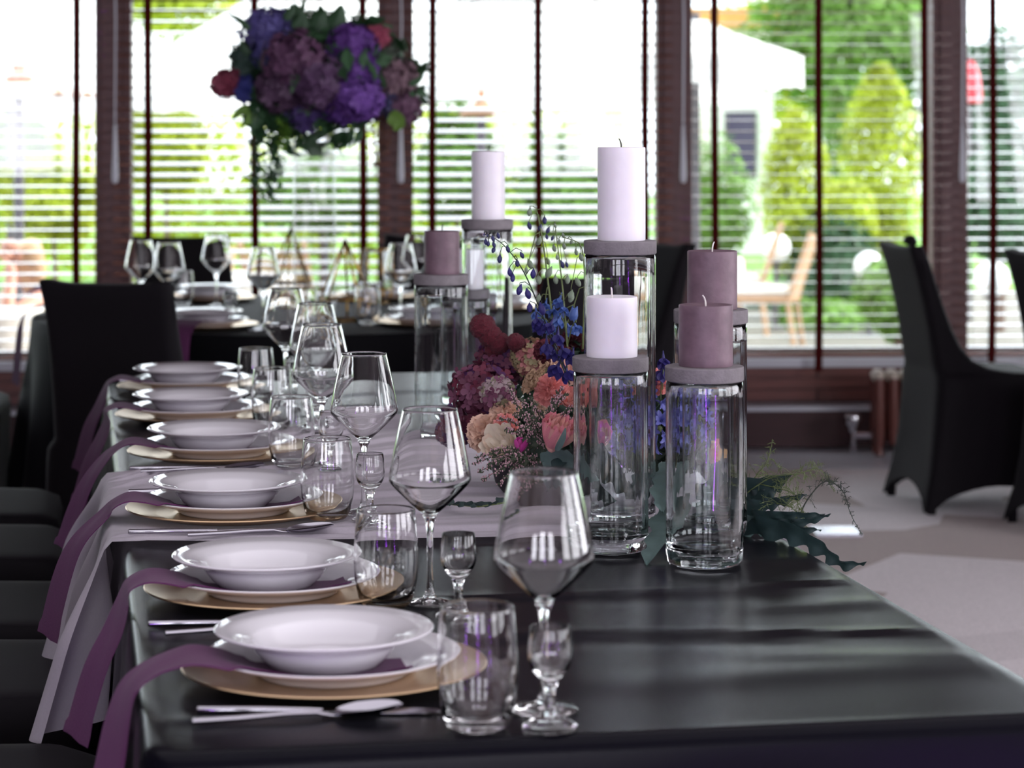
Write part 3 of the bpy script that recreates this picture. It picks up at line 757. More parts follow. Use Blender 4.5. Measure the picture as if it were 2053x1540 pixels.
# ------------------------------------------------------------------ candle vases, coasters and candles
VZ = TZ-.0022
def vase(x, y, h, label, seed, z):
    rnd = random.Random(seed); ph = [rnd.uniform(0, 6) for _ in range(6)]
    def wob(a, zz): return 1+.0042*math.sin(5*a+ph[0]+zz*3)+.0035*math.sin(9*a+ph[1])+.0022*math.sin(17*a+ph[2]+zz*9)+.0012*math.sin(31*a+ph[3])+.003*math.sin(zz*26+ph[4]+2*a)
    m = MB(); r = .0525; t = .0042
    prof = [(0, .001), (r*.82, .0), (r*.93, .002), (r*.985, .008), (r, .018)]+[(r, .018+(h-.024)*k/14) for k in range(1, 15)]+[(r-.001, h-.001), (r-t/2, h), (r-t+.001, h-.001)]+[(r-t, h-.006-(h-.040)*k/14) for k in range(0, 15)]+[(r-t-.003, .026), (r-t-.010, .0205), (r*.45, .0215), (0, .023)]
    m.lathe(prof, 84, wob=wob)
    o = m.build('candle_vase', M_vase, None, (x, y, z), sharp=180)
    return tag(o, label, 'vase', 'glass cylinder vases along the table')
def coaster(x, y, z, label, d=.0535):
    m = MB(); m.lathe([(0, 0), (d-.002, 0), (d-.0005, .0008), (d, .002), (d, .0185), (d-.0008, .0197), (d-.002, .020), (0, .020)], 64)
    return tag(m.build('coaster', M_conc, None, (x, y, z), (0, 0, x*9), sharp=30), label, 'coaster', 'concrete coasters on the vases')
def candle(x, y, z, r, h, label, white, lean, seed):
    t = thing('pillar_candle', label, 'candle', (x, y, z), seed*1.3, 'pillar candles')
    m = MB(); rnd = random.Random(seed); ph = rnd.uniform(0, 6)
    def wob(a, zz): return 1+.003*math.sin(3*a+ph)+.002*math.sin(7*a+zz*40)
    prof = [(0, 0), (r*.985, 0), (r, .0015)]+[(r, h*k/8) for k in range(1, 8)]+[(r, h-.0022), (r*.985, h-.0004), (r*.95, h), (r*.80, h-.0015), (r*.3, h-.0025), (0, h-.0025)]
    m.lathe(prof, 56, wob=wob); m.build('wax', M_waxw if white else M_waxm, t, sharp=50)
    m = MB(); m.tube([(0, 0, h-.004), (.0006*lean, 0, h+.004), (.002*lean, 0, h+.009), (.0045*lean, 0, h+.0125)], [.0012, .0012, .0011, .0009], 6); m.build('wick', M_wick if lean < 0 else M_wickd, t)
    return t
VASES = [  # x, y, vase height, candle radius, candle height, white, lean, words
    (.2607, 3.246, .2485, .0367, .083, False, -1, 'front mauve candle', 'short front vase under a mauve candle'),
    (.138, 3.355, .251, .0357, .084, True, -1, 'short white candle', 'short front vase under the low white candle'),
    (.159, 3.52, .4005, .0352, .137, True, 1, 'tallest white candle', 'tallest glass vase, under the tall broad white candle'),
    (.2865, 3.452, .3045, .036, .084, False, -1, 'rear mauve candle', 'vase under the rear mauve candle, behind the front one'),
    (-.1386, 4.67, .2885, .0345, .084, False, 1, 'mauve candle by the wine glasses', 'vase under the mauve candle nearest the wine glasses'),
    (-.051, 4.94, .3855, .0345, .140, True, 1, 'slim distant white candle', 'tall distant vase behind the dark hydrangea'),
    (-.100, 5.13, .2300, .035, .084, True, 1, 'half-hidden white candle', 'low vase half hidden behind two other vases')]
for i, (x, y, h, cr, ch, wh, ln, cw, vw) in enumerate(VASES):
    u, v = tuv((x, y)); z = TZ+(.0052 if on_runner(u, v) and v < 2.3 else -.0005)
    vase(x, y, h, 'clear glass cylinder '+vw, i+3, z)
    coaster(x, y, z+h+.0003, 'round grey concrete coaster carrying the %s' % cw)
    nm_ = {'front mauve candle': 'front mauve pillar candle with rustic frosted wax', 'short white candle': 'short white pillar candle on the low front vase', 'tallest white candle': 'tall broad white pillar candle on the tallest vase',
           'rear mauve candle': 'rear mauve pillar candle partly hidden by the front one', 'mauve candle by the wine glasses': 'mauve pillar candle on the vase nearest the wine glasses',
           'slim distant white candle': 'slim white pillar candle on the tall distant vase', 'half-hidden white candle': 'white pillar candle seen only through the glass vases'}[cw]
    candle(x+.002, y-.001, z+h+.0205, cr, ch, nm_, wh, ln, i)
# ------------------------------------------------------------------ the garden terrace outside
GZ = -.25
M_pave = mat('pale_paving', (100, 97, 88), .8, noise=.12, nscale=2)
M_lawn = mat('lawn_green', (96, 140, 50), .9, noise=.35, nscale=3)
M_leafy = mat('sunny_leaf', (176, 190, 52), .5, trans=.45, noise=.35, nscale=1.6)
M_leafg = mat('green_leaf', (112, 152, 62), .5, trans=.4, noise=.4, nscale=1.8)
M_leafd = mat('deep_green_leaf', (60, 96, 62), .5, trans=.3, noise=.4, nscale=2)
M_bark = mat('bark', (96, 76, 62), .8)
M_wicker = mat('wicker', (190, 154, 122), .7, noise=.15, nscale=40)
M_cushion = mat('cream_cushion', (214, 206, 196), .8)
M_globe = mat('opal_globe', (250, 250, 250), .25, sub=.2)
M_post = mat('grey_post', (92, 88, 92), .5)
M_oak = mat('orange_timber', (214, 150, 82), .6, noise=.15, nscale=6)
M_render = mat('white_render', (238, 236, 234), .8)
M_pink = mat('faded_red_canvas', (214, 82, 92), .8, trans=.3)
m = MB(); m.box((0, 17.3, GZ-.05), (30, 13.6, .1)); struct(m.build('ground', M_pave, smooth=False))
m = MB(); m.box((0, 44, GZ-.06), (90, 40, .1)); struct(m.build('lawn_ground', M_lawn, smooth=False))

def leaf_mesh(mb, p, n, size, rnd):
    n = n.normalized(); a = n.orthogonal().normalized(); a.rotate(Matrix.Rotation(rnd.uniform(0, 6.28), 3, n)); b = n.cross(a)
    l = size*rnd.uniform(.7, 1.3); w_ = l*.5
    i = len(mb.v)
    mb.v += [p-a*l*.5, p+b*w_*.5+n*l*.06, p+a*l*.5, p-b*w_*.5+n*l*.06]; mb.f += [(i, i+1, i+2, i+3)]
def leaf_cloud(n, rx, ry, rz, size, seed, shape='ball', up=.35):
    rnd = random.Random(seed); m = MB()
    bumps = [(Vector((rnd.gauss(0, 1), rnd.gauss(0, 1), rnd.gauss(0, 1))).normalized(), rnd.uniform(.12, .34), rnd.uniform(3, 9)) for _ in range(14)]
    for _ in range(n):
        d = Vector((rnd.gauss(0, 1), rnd.gauss(0, 1), rnd.gauss(0, 1))).normalized()
        k = .74
        for bd, h, s in bumps: k += h*max(0, d.dot(bd))**s
        r = k*rnd.uniform(.6, 1.03)
        if shape == 'column': zz = rnd.uniform(-1, 1); q = (1-max(0, zz)**2.2*.85)*(1-.25*max(0, -zz)); p = Vector((d.x*rx*r*q, d.y*ry*r*q, zz*rz))
        elif shape == 'box': p = Vector((rnd.uniform(-1, 1)*rx, rnd.uniform(-1, 1)*ry, rnd.uniform(-1, 1)*rz*(1+.12*math.sin(rnd.random()*9)))); 
        else: p = Vector((d.x*rx*r, d.y*ry*r, d.z*rz*r))
        if shape == 'box': p.z += .07*rz*math.sin(p.x*2.1+seed)+.05*rz*math.sin(p.x*5.3)
        leaf_mesh(m, p, (d+Vector((0, 0, up))+Vector((rnd.gauss(0, .5), rnd.gauss(0, .5), rnd.gauss(0, .5)))), size, rnd)
    return m
def core(mb, rx, ry, rz): pass
# clipped hedge behind the terrace (uncountable foliage)
hm = leaf_cloud(15000, 4.6, .7, .95, .13, 5, 'box'); o = hm.build('hedge_foliage', M_leafy, loc=(-3.4, 25.2, .80), smooth=False); tag(o, 'long sunny yellow-green hedge beyond the terrace behind the bouquet', 'hedge', kind='stuff')
def bush(name, label, px, py, Y, wpx, hpx, mt, seed, shape='ball', n=2600, size=.085, cat='shrub', group=None, trunk=True):
    c = wp(px, py, Y); k = Y/FPX
    base = Vector((c.x, c.y, GZ))
    t = thing(name, label, cat, base, 0, group)
    m = leaf_cloud(n, wpx*k/2, wpx*k/2*.8, hpx*k/2, size, seed, shape); m.build('foliage', mt, t, loc=(0, 0, c.z-GZ), smooth=False)
    if trunk:
        m = MB(); m.tube([(0, 0, 0), (.02, 0, (c.z-GZ)*.5), (0, .02, c.z-GZ)], [.06, .045, .02] if hpx*k > 1 else [.03, .02, .01], 8); m.build('trunk', M_bark, t)
    return t
bush('garden_shrub', 'round yellow-green shrub outside, above the seated person', 105, 405, 15.5, 210, 150, M_leafy, 11)
bush('garden_shrub', 'pale green shrub outside at the picture edge, over the person', 20, 300, 18.5, 180, 170, M_leafg, 12)
bush('garden_shrub', 'yellow shrub outside between the second column tapes', 330, 300, 18.0, 190, 190, M_leafy, 13)
bush('garden_shrub', 'low green shrub outside seen through the tall bouquet vase', 640, 380, 17.5, 260, 180, M_leafg, 14)
bush('garden_shrub', 'green shrub outside left of the slim white candle', 915, 330, 17.0, 170, 240, M_leafg, 15)
bush('garden_shrub', 'brown-green shrub outside between the two tall white candles', 1130, 390, 16.6, 210, 210, M_leafg, 16)
bush('garden_tree', 'leafy tree top showing in the notch between two white parasols', 350, -10, 27, 260, 170, M_leafy, 17, cat='tree', n=2500, size=.12)
bush('topiary_conifer', 'bright yellow-green column conifer outside behind the globe lamps', 1590, 385, 20.5, 150, 330, M_leafy, 21, 'column', 4200, .07, 'conifer')
bush('topiary_conifer', 'tall lime column conifer outside beside the dark red tape', 1765, 330, 22, 170, 400, M_leafy, 22, 'column', 5200, .075, 'conifer')
bush('topiary_conifer', 'narrow green conifer between the two lime ones', 1680, 360, 24, 90, 400, M_leafg, 23, 'column', 3200, .075, 'conifer')
bush('garden_shrub', 'low rounded lime shrub in front of the tall conifer', 1700, 425, 20.9, 110, 130, M_leafy, 24)
bush('garden_shrub', 'deep green shrub beside the post of the second globe lamp', 1690, 545, 20.2, 180, 210, M_leafd, 25)
bush('garden_shrub', 'low green shrub outside at the foot of the wicker chairs', 1640, 655, 19.4, 210, 110, M_leafg, 41)
bush('garden_shrub', 'low dark shrub outside just above the window sill', 1560, 660, 21.4, 230, 110, M_leafd, 42)
bush('garden_shrub', 'deep green shrub outside behind the knotted chair', 1800, 590, 17.4, 170, 190, M_leafg, 26)
bush('garden_shrub', 'green shrub outside right of the tallest candle', 1420, 425, 21, 160, 200, M_leafg, 27)
bush('garden_shrub', 'pale green shrub outside at the last window', 2000, 420, 19, 220, 260, M_leafd, 28)
bush('garden_tree', 'big sunlit tree outside above the lime conifers', 1720, 60, 29, 430, 330, M_leafg, 31, n=6500, size=.16, cat='tree')
bush('garden_tree', 'dark green tree outside filling the last window', 1990, 250, 27, 330, 420, M_leafd, 32, n=5200, size=.14, cat='tree')
bush('garden_tree', 'yellow-green tree outside behind the white parasol', 1570, 120, 37, 330, 300, M_leafy, 33, n=4500, size=.16, cat='tree')

def parasol(px, Y, R_, ztop, zedge, label, valance=.14, sides=8, rot=0.):
    x = (px-1026.5)*Y/FPX; t = thing('garden_parasol', label, 'parasol', (x, Y, GZ), rot, 'open white garden parasols')
    m = MB(); h0, h1 = ztop-GZ, zedge-GZ; SD = sides*6
    def rad(k):
        a = 2*PI*k/SD; s_ = (a % (2*PI/sides))-PI/sides; return math.cos(PI/sides)/math.cos(s_)
    rings = [(.06, h0), (R_*.35, h0-(h0-h1)*.36), (R_*.7, h0-(h0-h1)*.71), (R_, h1), (R_*1.005, h1-valance)]
    vs = []; 
    for ri, (r, z) in enumerate(rings):
        for k in range(SD):
            a = 2*PI*k/SD; q = r*(rad(k) if ri else 1)
            sag = -.03*math.sin(PI*((k % 6)/6))*(r/R_) if ri < 4 else .035*math.sin(PI*((k % 6)/6))
            vs.append((q*math.cos(a), q*math.sin(a), z+sag))
    fs = [(i*SD+k, i*SD+(k+1) % SD, (i+1)*SD+(k+1) % SD, (i+1)*SD+k) for i in range(4) for k in range(SD)]
    m.add(vs, fs); m.build('canopy', M_white, t, sharp=30)
    m = MB(); m.tube([(0, 0, 0), (0, 0, h0+.04)], .025, 10); m.build('pole', M_post, t)
    for k in range(sides):
        a = 2*PI*k/sides; m = MB(); m.tube([(.05*math.cos(a), .05*math.sin(a), h0-.03), (R_*.97*math.cos(a), R_*.97*math.sin(a), h1-.012)], .008, 5); m.build('rib', M_post, t)
    m = MB(); m.lathe([(0, 0), (.25, 0), (.24, .06), (.05, .08), (.03, .3), (0, .3)], 20); m.build('base', M_post, t)
parasol(20, 17, 1.78, 2.6, 1.60, 'broad white parasol outside the leftmost window, above the seated person')
parasol(655, 21.2, 2.1, 2.95, 1.68, 'broad white parasol outside behind the tall bouquet')
parasol(1075, 17.3, 1.40, 2.75, 1.66, 'broad white parasol outside between the two tall white candles')
parasol(1395, 14.0, .63, 1.99, 1.78, 'smaller white parasol with scalloped edge outside, right of the wooden column', .2, 10)
def pavilion(px, Y, yap, yeave, yfin, half, label):
    k = Y/FPX; c = wp(px, yeave, Y); t = thing('garden_lantern_roof', label, 'garden kiosk', (c.x, c.y, GZ)); z0 = c.z-GZ; z1 = wp(px, yap, Y).z-GZ; z2 = wp(px, yfin, Y).z-GZ; r = half*k
    m = MB(); m.lathe([(0, z0), (r, z0), (r*1.03, z0+.03), (r*.5, lerp(z0, z1, .55)), (r*.12, z1), (0, z1)], 8); m.build('roof', mat('thatch_brown', (150, 118, 92), .9), t, smooth=False)
    m = MB(); m.lathe([(0, z1-.01), (r*.16, z1-.01), (r*.18, z1+.02), (r*.08, lerp(z1, z2, .3)), (r*.10, lerp(z1, z2, .4)), (r*.03, lerp(z1, z2, .75)), (0, z2)], 12); m.build('finial', mat('terracotta', (168, 96, 46), .7), t)
    m = MB(); m.tube([(0, 0, 0), (0, 0, z0)], .03, 10); m.build('post', M_post, t)
pavilion(38, 14.0, 162, 198, 98, 165, 'cream garden kiosk roof with orange finial outside the leftmost window')
pavilion(965, 14.2, 196, 235, 152, 42, 'narrow garden kiosk with orange finial outside, behind the slim white candle')

# white garden house with timber trim
c = wp(1455, 200, 31); t = thing('garden_house', 'white garden house with orange timber eaves and a dark window', 'house', (c.x, c.y, GZ))
m = MB(); m.box((0, 1, 1.2), (1.25, 2, 2.4)); m.build('wall', M_render, t, smooth=False)
z = wp(0, 18, 31).z-GZ
m = MB(); m.box((0, .9, 3.06), (1.6, 2.4, .24)); m.build('eave_board', M_oak, t, smooth=False)
m = MB(); m.box((0, 1, 2.7), (1.3, 2.0, .6)); m.build('gable', M_render, t, smooth=False)
m = MB(); m.box((.19, -.02, 1.42), (.42, .06, .86)); m.box((.19, -.035, 1.42), (.035, .06, .86)); fr = m.build('window', M_post, t, smooth=False)
m = MB(); m.box((.19, -.06, 1.42), (.34, .02, .78)); m.build('pane', mat('dark_glass', (70, 62, 92), .15), fr, smooth=False)
m = MB(); m.box((-.42, -.05, 1.35), (.12, .1, 1.0)); m.build('timber_post', M_oak, t, smooth=False)

# closed red parasol
c = wp(1945, 120, 20); t = thing('closed_parasol', 'closed faded red parasol outside, between the last column and tape', 'parasol', (c.x, c.y, GZ)); h = c.z-GZ
m = MB(); m.lathe([(0, h-.36), (.09, h-.36), (.105, h-.3), (.08, h-.12), (.03, h-.01), (0, h)], 16, wob=lambda a, z: 1+.14*math.sin(a*8)); m.build('canopy', M_pink, t)
m = MB(); m.tube([(0, 0, 0), (0, 0, h+.03)], .018, 8); m.build('pole', M_post, t)

def globe_lamp(px, py, Y, label):
    c = wp(px, py, Y); t = thing('globe_lamp', label, 'garden lamp', (c.x, c.y, GZ), 0, 'white globe lamps on the terrace')
    m = MB(); m.ball((0, 0, c.z-GZ), .118, 28, 18); m.build('globe', M_globe, t)
    m = MB(); m.tube([(0, 0, 0), (0, 0, c.z-GZ-.10)], .022, 10); m.lathe([(0, c.z-GZ-.13), (.05, c.z-GZ-.13), (.055, c.z-GZ-.10), (0, c.z-GZ-.09)], 14); m.lathe([(0, 0), (.08, 0), (.08, .015), (0, .02)], 14); m.build('post', M_post, t)
globe_lamp(1555, 497, 19.2, 'white globe lamp outside above the wicker chair')
globe_lamp(1742, 535, 18.6, 'white globe lamp outside beside the knotted chair back')
globe_lamp(1988, 560, 16.0, 'white globe lamp outside behind the last dark tape')

def garden_chair(px, Y, rz, label):
    x = (px-1026.5)*Y/FPX; t = thing('garden_chair', label, 'chair', (x, Y, GZ), rz, 'wicker garden chairs on the terrace')
    m = MB(); m.box((0, 0, .385), (.5, .48, .05), bev=.015); m.build('seat', M_wicker, t, sharp=30)
    m = MB(); m.box((0, .01, .435), (.46, .44, .055), bev=.02); m.build('cushion', M_cushion, t, sharp=30)
    m = MB()
    for k in range(9): 
        z = .44+k*.046; m.box((0, -.235-(z-.42)*.30, z), (.44, .02, .038), bev=.006)
    m.build('backrest', M_wicker, t, sharp=30)
    for sx in (-1, 1):
        m = MB(); m.tube([(sx*.235, -.22, .36), (sx*.235, -.24, .45), (sx*.235, -.38, .87)], .02, 8); m.build('back_post', M_wicker, t)
        for yy, y2 in ((-.21, -.26), (.21, .22)): m = MB(); m.tube([(sx*.22, yy, .365), (sx*.23, y2, 0)], .02, 8); m.build('leg', M_wicker, t)
garden_chair(1530, 17.4, PI/2-.25, 'wicker garden chair with cream cushion outside, under the first globe lamp')
garden_chair(1470, 18.8, PI/2-.1, 'wicker garden chair outside, half hidden behind the other wicker chair')
garden_chair(345, 14.6, PI*.9, 'wicker garden chair outside above the grouped wine glasses')
garden_chair(115, 12.6, PI*.55, 'wicker garden chair outside behind the seated person')
garden_chair(600, 15.8, -.4, 'wicker garden chair outside behind the tall bouquet vase')
def garden_table(px, Y, r, label, h=.75):
    x = (px-1026.5)*Y/FPX; t = thing('garden_table', label, 'table', (x, Y, GZ))
    m = MB(); m.lathe([(0, h-.01), (r*.9, h-.008), (r, h-.015), (r*1.02, h-.06), (r*1.03, h-.22), (r*1.0, h-.225), (r*.98, h-.06), (0, h-.04)], 40, wob=lambda a, z: 1+(.05*math.sin(a*11) if z < h-.1 else 0)); m.build('white_cloth', M_cushion, t)
    m = MB(); m.lathe([(0, 0), (r*.6, 0), (r*.55, .3), (r*.6, h-.06), (0, h-.06)], 24); m.build('wicker_base', M_wicker, t)
garden_table(-38, 11.35, .32, 'white clothed garden table where the person leans')
garden_table(455, 14.2, .40, 'white clothed garden table outside above the round table')
garden_table(1370, 16.1, .4, 'white clothed garden table outside behind the candles')

# seated person outside, chin on hand, seen from behind the shoulder
hd = wp(30, 503, 11.75); P_ = lambda px, py, Y: wp(px, py, Y)
pel = Vector((hd.x+.24, 12.0, .21))
t = thing('person', 'person with blond hair and plum top seated outside, resting the chin on one hand', 'person', (pel.x, pel.y, GZ))
org = Vector((pel.x, pel.y, GZ))
J = {'pelvis': (pel, .15), 'waist': (pel+Vector((-.03, -.02, .16)), .125), 'chest': (hd+Vector((.17, .13, -.30)), .135), 'neckb': (hd+Vector((.07, .07, -.17)), .06), 'neck': (hd+Vector((.03, .03, -.11)), .048), 'head': (hd+Vector((.0, 0, -.01)), .085), 'crown': (hd+Vector((.01, .01, .06)), .08), 'face': (hd+Vector((-.055, -.02, -.045)), .055),
     'shl': (hd+Vector((.13, -.06, -.25)), .062), 'ell': (P_(12, 640, 11.5), .042), 'wrl': (P_(22, 560, 11.62), .030), 'hal': (P_(20, 530, 11.66), .034),
     'shr': (hd+Vector((.16, .30, -.25)), .062), 'elr': (hd+Vector((-.02, .40, -.46)), .042), 'wrr': (hd+Vector((-.22, .22, -.48)), .03), 'har': (hd+Vector((-.29, .15, -.48)), .034),
     'hil': (pel+Vector((-.05, -.10, -.02)), .10), 'knl': (pel+Vector((-.46, -.13, .02)), .065), 'anl': (pel+Vector((-.44, -.13, -.38)), .04), 'tol': (pel+Vector((-.58, -.13, -.43)), .03),
     'hir': (pel+Vector((-.05, .10, -.02)), .10), 'knr': (pel+Vector((-.46, .13, .02)), .065), 'anr': (pel+Vector((-.44, .13, -.38)), .04), 'tor': (pel+Vector((-.58, .13, -.43)), .03)}
E_ = [('pelvis', 'waist'), ('waist', 'chest'), ('chest', 'neckb'), ('neckb', 'neck'), ('neck', 'head'), ('head', 'crown'), ('head', 'face'), ('chest', 'shl'), ('shl', 'ell'), ('ell', 'wrl'), ('wrl', 'hal'), ('chest', 'shr'), ('shr', 'elr'), ('elr', 'wrr'), ('wrr', 'har'),
      ('pelvis', 'hil'), ('hil', 'knl'), ('knl', 'anl'), ('anl', 'tol'), ('pelvis', 'hir'), ('hir', 'knr'), ('knr', 'anr'), ('anr', 'tor')]
nmz = list(J)
def skinned(name, mt, parent, names, edges, scale=1., root='pelvis', lvl=2, J=J):
    me = bpy.data.meshes.new(name); me.from_pydata([tuple(J[k][0]-org) for k in names], [(names.index(a), names.index(b_)) for a, b_ in edges], [])
    o = bpy.data.objects.new(name, me); C.objects.link(o); o.parent = parent; me.materials.append(mt)
    sk = o.modifiers.new('skin', 'SKIN'); o.modifiers.new('sub', 'SUBSURF').render_levels = lvl; o.modifiers['sub'].levels = lvl
    for i, k in enumerate(names):
        v = me.skin_vertices[0].data[i]; r = J[k][1]*scale; v.radius = (r, r); v.use_root = (k == root)
    sk.use_smooth_shade = True
    return o
M_skin = mat('skin', (196, 140, 116), .5, sub=.1); M_hair = mat('blond_hair', (186, 150, 112), .55, noise=.2, nscale=30); M_top = mat('plum_top', (78, 54, 90), .8); M_jeans = mat('dark_trousers', (60, 62, 80), .8)
bodyo = skinned('body', M_skin, t, nmz, E_)
skinned('top', M_top, t, ['pelvis', 'waist', 'chest', 'neckb', 'shl', 'shr'], [('pelvis', 'waist'), ('waist', 'chest'), ('chest', 'neckb'), ('chest', 'shl'), ('chest', 'shr')], 1.13)
skinned('trousers', M_jeans, t, ['pelvis', 'hil', 'knl', 'anl', 'hir', 'knr', 'anr'], [('pelvis', 'hil'), ('hil', 'knl'), ('knl', 'anl'), ('pelvis', 'hir'), ('hir', 'knr'), ('knr', 'anr')], 1.12)
HJ = {'a': (hd+Vector((.015, .01, .045)), .108), 'b': (hd+Vector((.05, .03, -.03)), .10), 'c': (hd+Vector((.075, .05, -.13)), .075), 'd': (hd+Vector((.085, .06, -.22)), .04)}
skinned('hair', M_hair, t, ['a', 'b', 'c', 'd'], [('a', 'b'), ('b', 'c'), ('c', 'd')], 1., 'a', 2, HJ)
# five fingers of the hand at the cheek
for k in range(5):
    m = MB(); b0 = J['hal'][0]-org+Vector((-.012+.006*k, -.018+.010*k, .006)); L_ = (.045, .062, .068, .062, .05)[k]; dx = -.03 if k == 0 else -.006
    m.tube([b0, b0+Vector((dx*.5, 0, L_*.5)), b0+Vector((dx-.012, .004, L_*.9))], [.010, .009, .007], 8); m.build('thumb' if k == 0 else 'finger', M_skin, t)
for s_ in (-1, 1):
    fd = Vector((-.9, -.3, 0)).normalized(); sd = Vector((.3, -.9, 0)).normalized()
    m = MB(); q = J['head'][0]-org+fd*.078+sd*(s_*.032)+Vector((0, 0, .005)); m.ball(q, .011, 10, 6); m.build('eye', M_sill, t)
    m = MB(); q = J['head'][0]-org+sd*(s_*.088)+Vector((.005, 0, -.01)); m.ball(q, .025, 10, 6, (.8, .5, 1.2)); m.build('ear', M_skin, t)
m = MB(); q = J['face'][0]-org+Vector((-.055, -.02, .022)); m.ball(q, .016, 10, 6, (1.1, .8, 1.3)); m.build('nose', M_skin, t)
m = MB(); q = J['face'][0]-org+Vector((-.056, -.019, -.016)); m.ball(q, .017, 10, 6, (.5, 1.2, .45)); m.build('mouth', mat('lips', (188, 104, 104), .5), t)
tg = thing('garden_stool', 'wicker stool beneath the seated person outside', 'stool', (pel.x, pel.y, GZ))
m = MB(); m.lathe([(0, 0), (.2, 0), (.17, .15), (.2, .3), (0, .3)], 20); m.build('seat', M_wicker, tg)
# ------------------------------------------------------------------ flowers
RN = random.Random(21)
def fib(n, i):
    z = 1-2*(i+.5)/n; a = i*2.399963; r = math.sqrt(max(0, 1-z*z)); return Vector((r*math.cos(a), r*math.sin(a), z))
def face(n, roll=0.):
    """rotation whose z axis is n"""
    return n.to_track_quat('Z', 'Y').to_matrix().to_4x4() @ Matrix.Rotation(roll, 4, 'Z')
SHARED = {}
def shared(key, fn, m):
    if key not in SHARED:
        mb = fn(); me = bpy.data.meshes.new(key[0]); me.from_pydata([tuple(v) for v in mb.v], [], mb.f); me.update()
        me.polygons.foreach_set('use_smooth', [True]*len(me.polygons)); me.materials.append(m); SHARED[key] = me
    return SHARED[key]
def put(name, me, parent, M):
    o = bpy.data.objects.new(name, me); C.objects.link(o); o.parent = parent; o.matrix_basis = M; return o
def floret_mb():
    m = MB()
    for k in range(4):
        R_ = Matrix.Rotation(k*PI/2+.1, 4, 'Z')
        vs = [(.02, 0, .02), (.30, -.30, .06), (.72, -.42, .20), (1.0, -.16, .22), (1.0, .16, .20), (.72, .42, .22), (.30, .30, .06), (.62, 0, .10)]
        m.add(vs, [(0, 1, 7), (1, 2, 7), (2, 3, 7), (3, 4, 7), (4, 5, 7), (5, 6, 7), (6, 0, 7)], R_)
    m.ball((0, 0, .06), .09, 6, 4); return m
def hydrangea(parent, org, c, r, n, mats, size=.0105, name='hydrangea', squash=(1, 1, .9), joined=False):
    m = MB(); m.ball((0, 0, 0), r*.80, 14, 9, squash)
    if joined:
        for i in range(n):
            d = fib(n, i); p = Vector((d.x*r*squash[0], d.y*r*squash[1], d.z*r*squash[2]))*RN.uniform(.80, 1.16)
            fm = floret_mb(); m.add(fm.v, fm.f, Matrix.Translation(p) @ face((d+Vector((RN.gauss(0, .25), RN.gauss(0, .25), RN.gauss(0, .25)))).normalized(), RN.uniform(0, 6)) @ Matrix.Scale(size*RN.uniform(.8, 1.2), 4))
        return m.build(name, mats[0], parent, loc=c-org)
    h = m.build(name, mats[0], parent, loc=c-org)
    for i in range(n):
        d = fib(n, i)
        if d.y > .45: continue                              # the far side of the head rests in the bunch
        p = Vector((d.x*r*squash[0], d.y*r*squash[1], d.z*r*squash[2]))*RN.uniform(.88, 1.05)
        mt = mats[RN.randrange(len(mats))]
        put('floret', shared(('floret', mt.name), floret_mb, mt), h, Matrix.Translation(p) @ face((d+Vector((RN.gauss(0, .3), RN.gauss(0, .3), RN.gauss(0, .3)))).normalized(), RN.uniform(0, 6)) @ Matrix.Scale(size*RN.uniform(.8, 1.25), 4))
    return h
def petal_mb(curl=.25, arc=1.5, ruf=.05, seed=0):
    rnd = random.Random(seed); ph = rnd.uniform(0, 6); m = MB()
    def fn(u, v, off=0):
        a = (u-.5)*arc*(1-.15*v); h = v*(1-(.28 if ruf < .1 else .13)*abs(2*u-1)**2.2)
        rr = .30+.62*math.sin(min(1, h*1.15)*PI*.52)**.8+curl*max(0, h-.72)*1.6-off
        rr += ruf*math.sin(u*17+ph)*h*h+.02*math.sin(u*5+ph)
        return (rr*math.cos(a), rr*math.sin(a), 1.25*h+ruf*.8*math.sin(u*21+ph)*h**3)
    m.grid(fn, 10, 8); return m
def rose(parent, org, c, r, axis, mats, name='rose', tall=1.0, curl=.25, ruf=.05, rings=((1., 5, .0, 1.), (.78, 5, .5, 1.06), (.56, 4, .2, 1.08), (.34, 3, .6, 1.05)), arc=1.55):
    """bud core with separate petals in overlapping rings"""
    M0 = face(Vector(axis).normalized())
    m = MB(); m.ball((0, 0, r*.35*tall), r*.42, 10, 7, (1, 1, 1.7*tall)); m.lathe([(0, -r*.15), (r*.22, -r*.1), (r*.30, 0), (0, r*.05)], 10)
    co = m.build(name, mats[-1], parent, loc=c-org)
    for ri, (s, n, o0, hh) in enumerate(rings):
        for k in range(n):
            mt = mats[min(ri, len(mats)-1)] if RN.random() > .25 else mats[RN.randrange(len(mats))]; sd = RN.randrange(3)
            me = shared(('petal', mt.name, sd, curl, ruf, arc), lambda: petal_mb(curl, arc, ruf, sd), mt)
            put('petal', me, co, M0 @ Matrix.Translation((0, 0, -r*.1)) @ Matrix.Rotation(2*PI*(k+o0+RN.uniform(-.12, .12))/n, 4, 'Z') @ Matrix.Diagonal((r*s, r*s, r*hh*tall*RN.uniform(.92, 1.08), 1)))
    return co
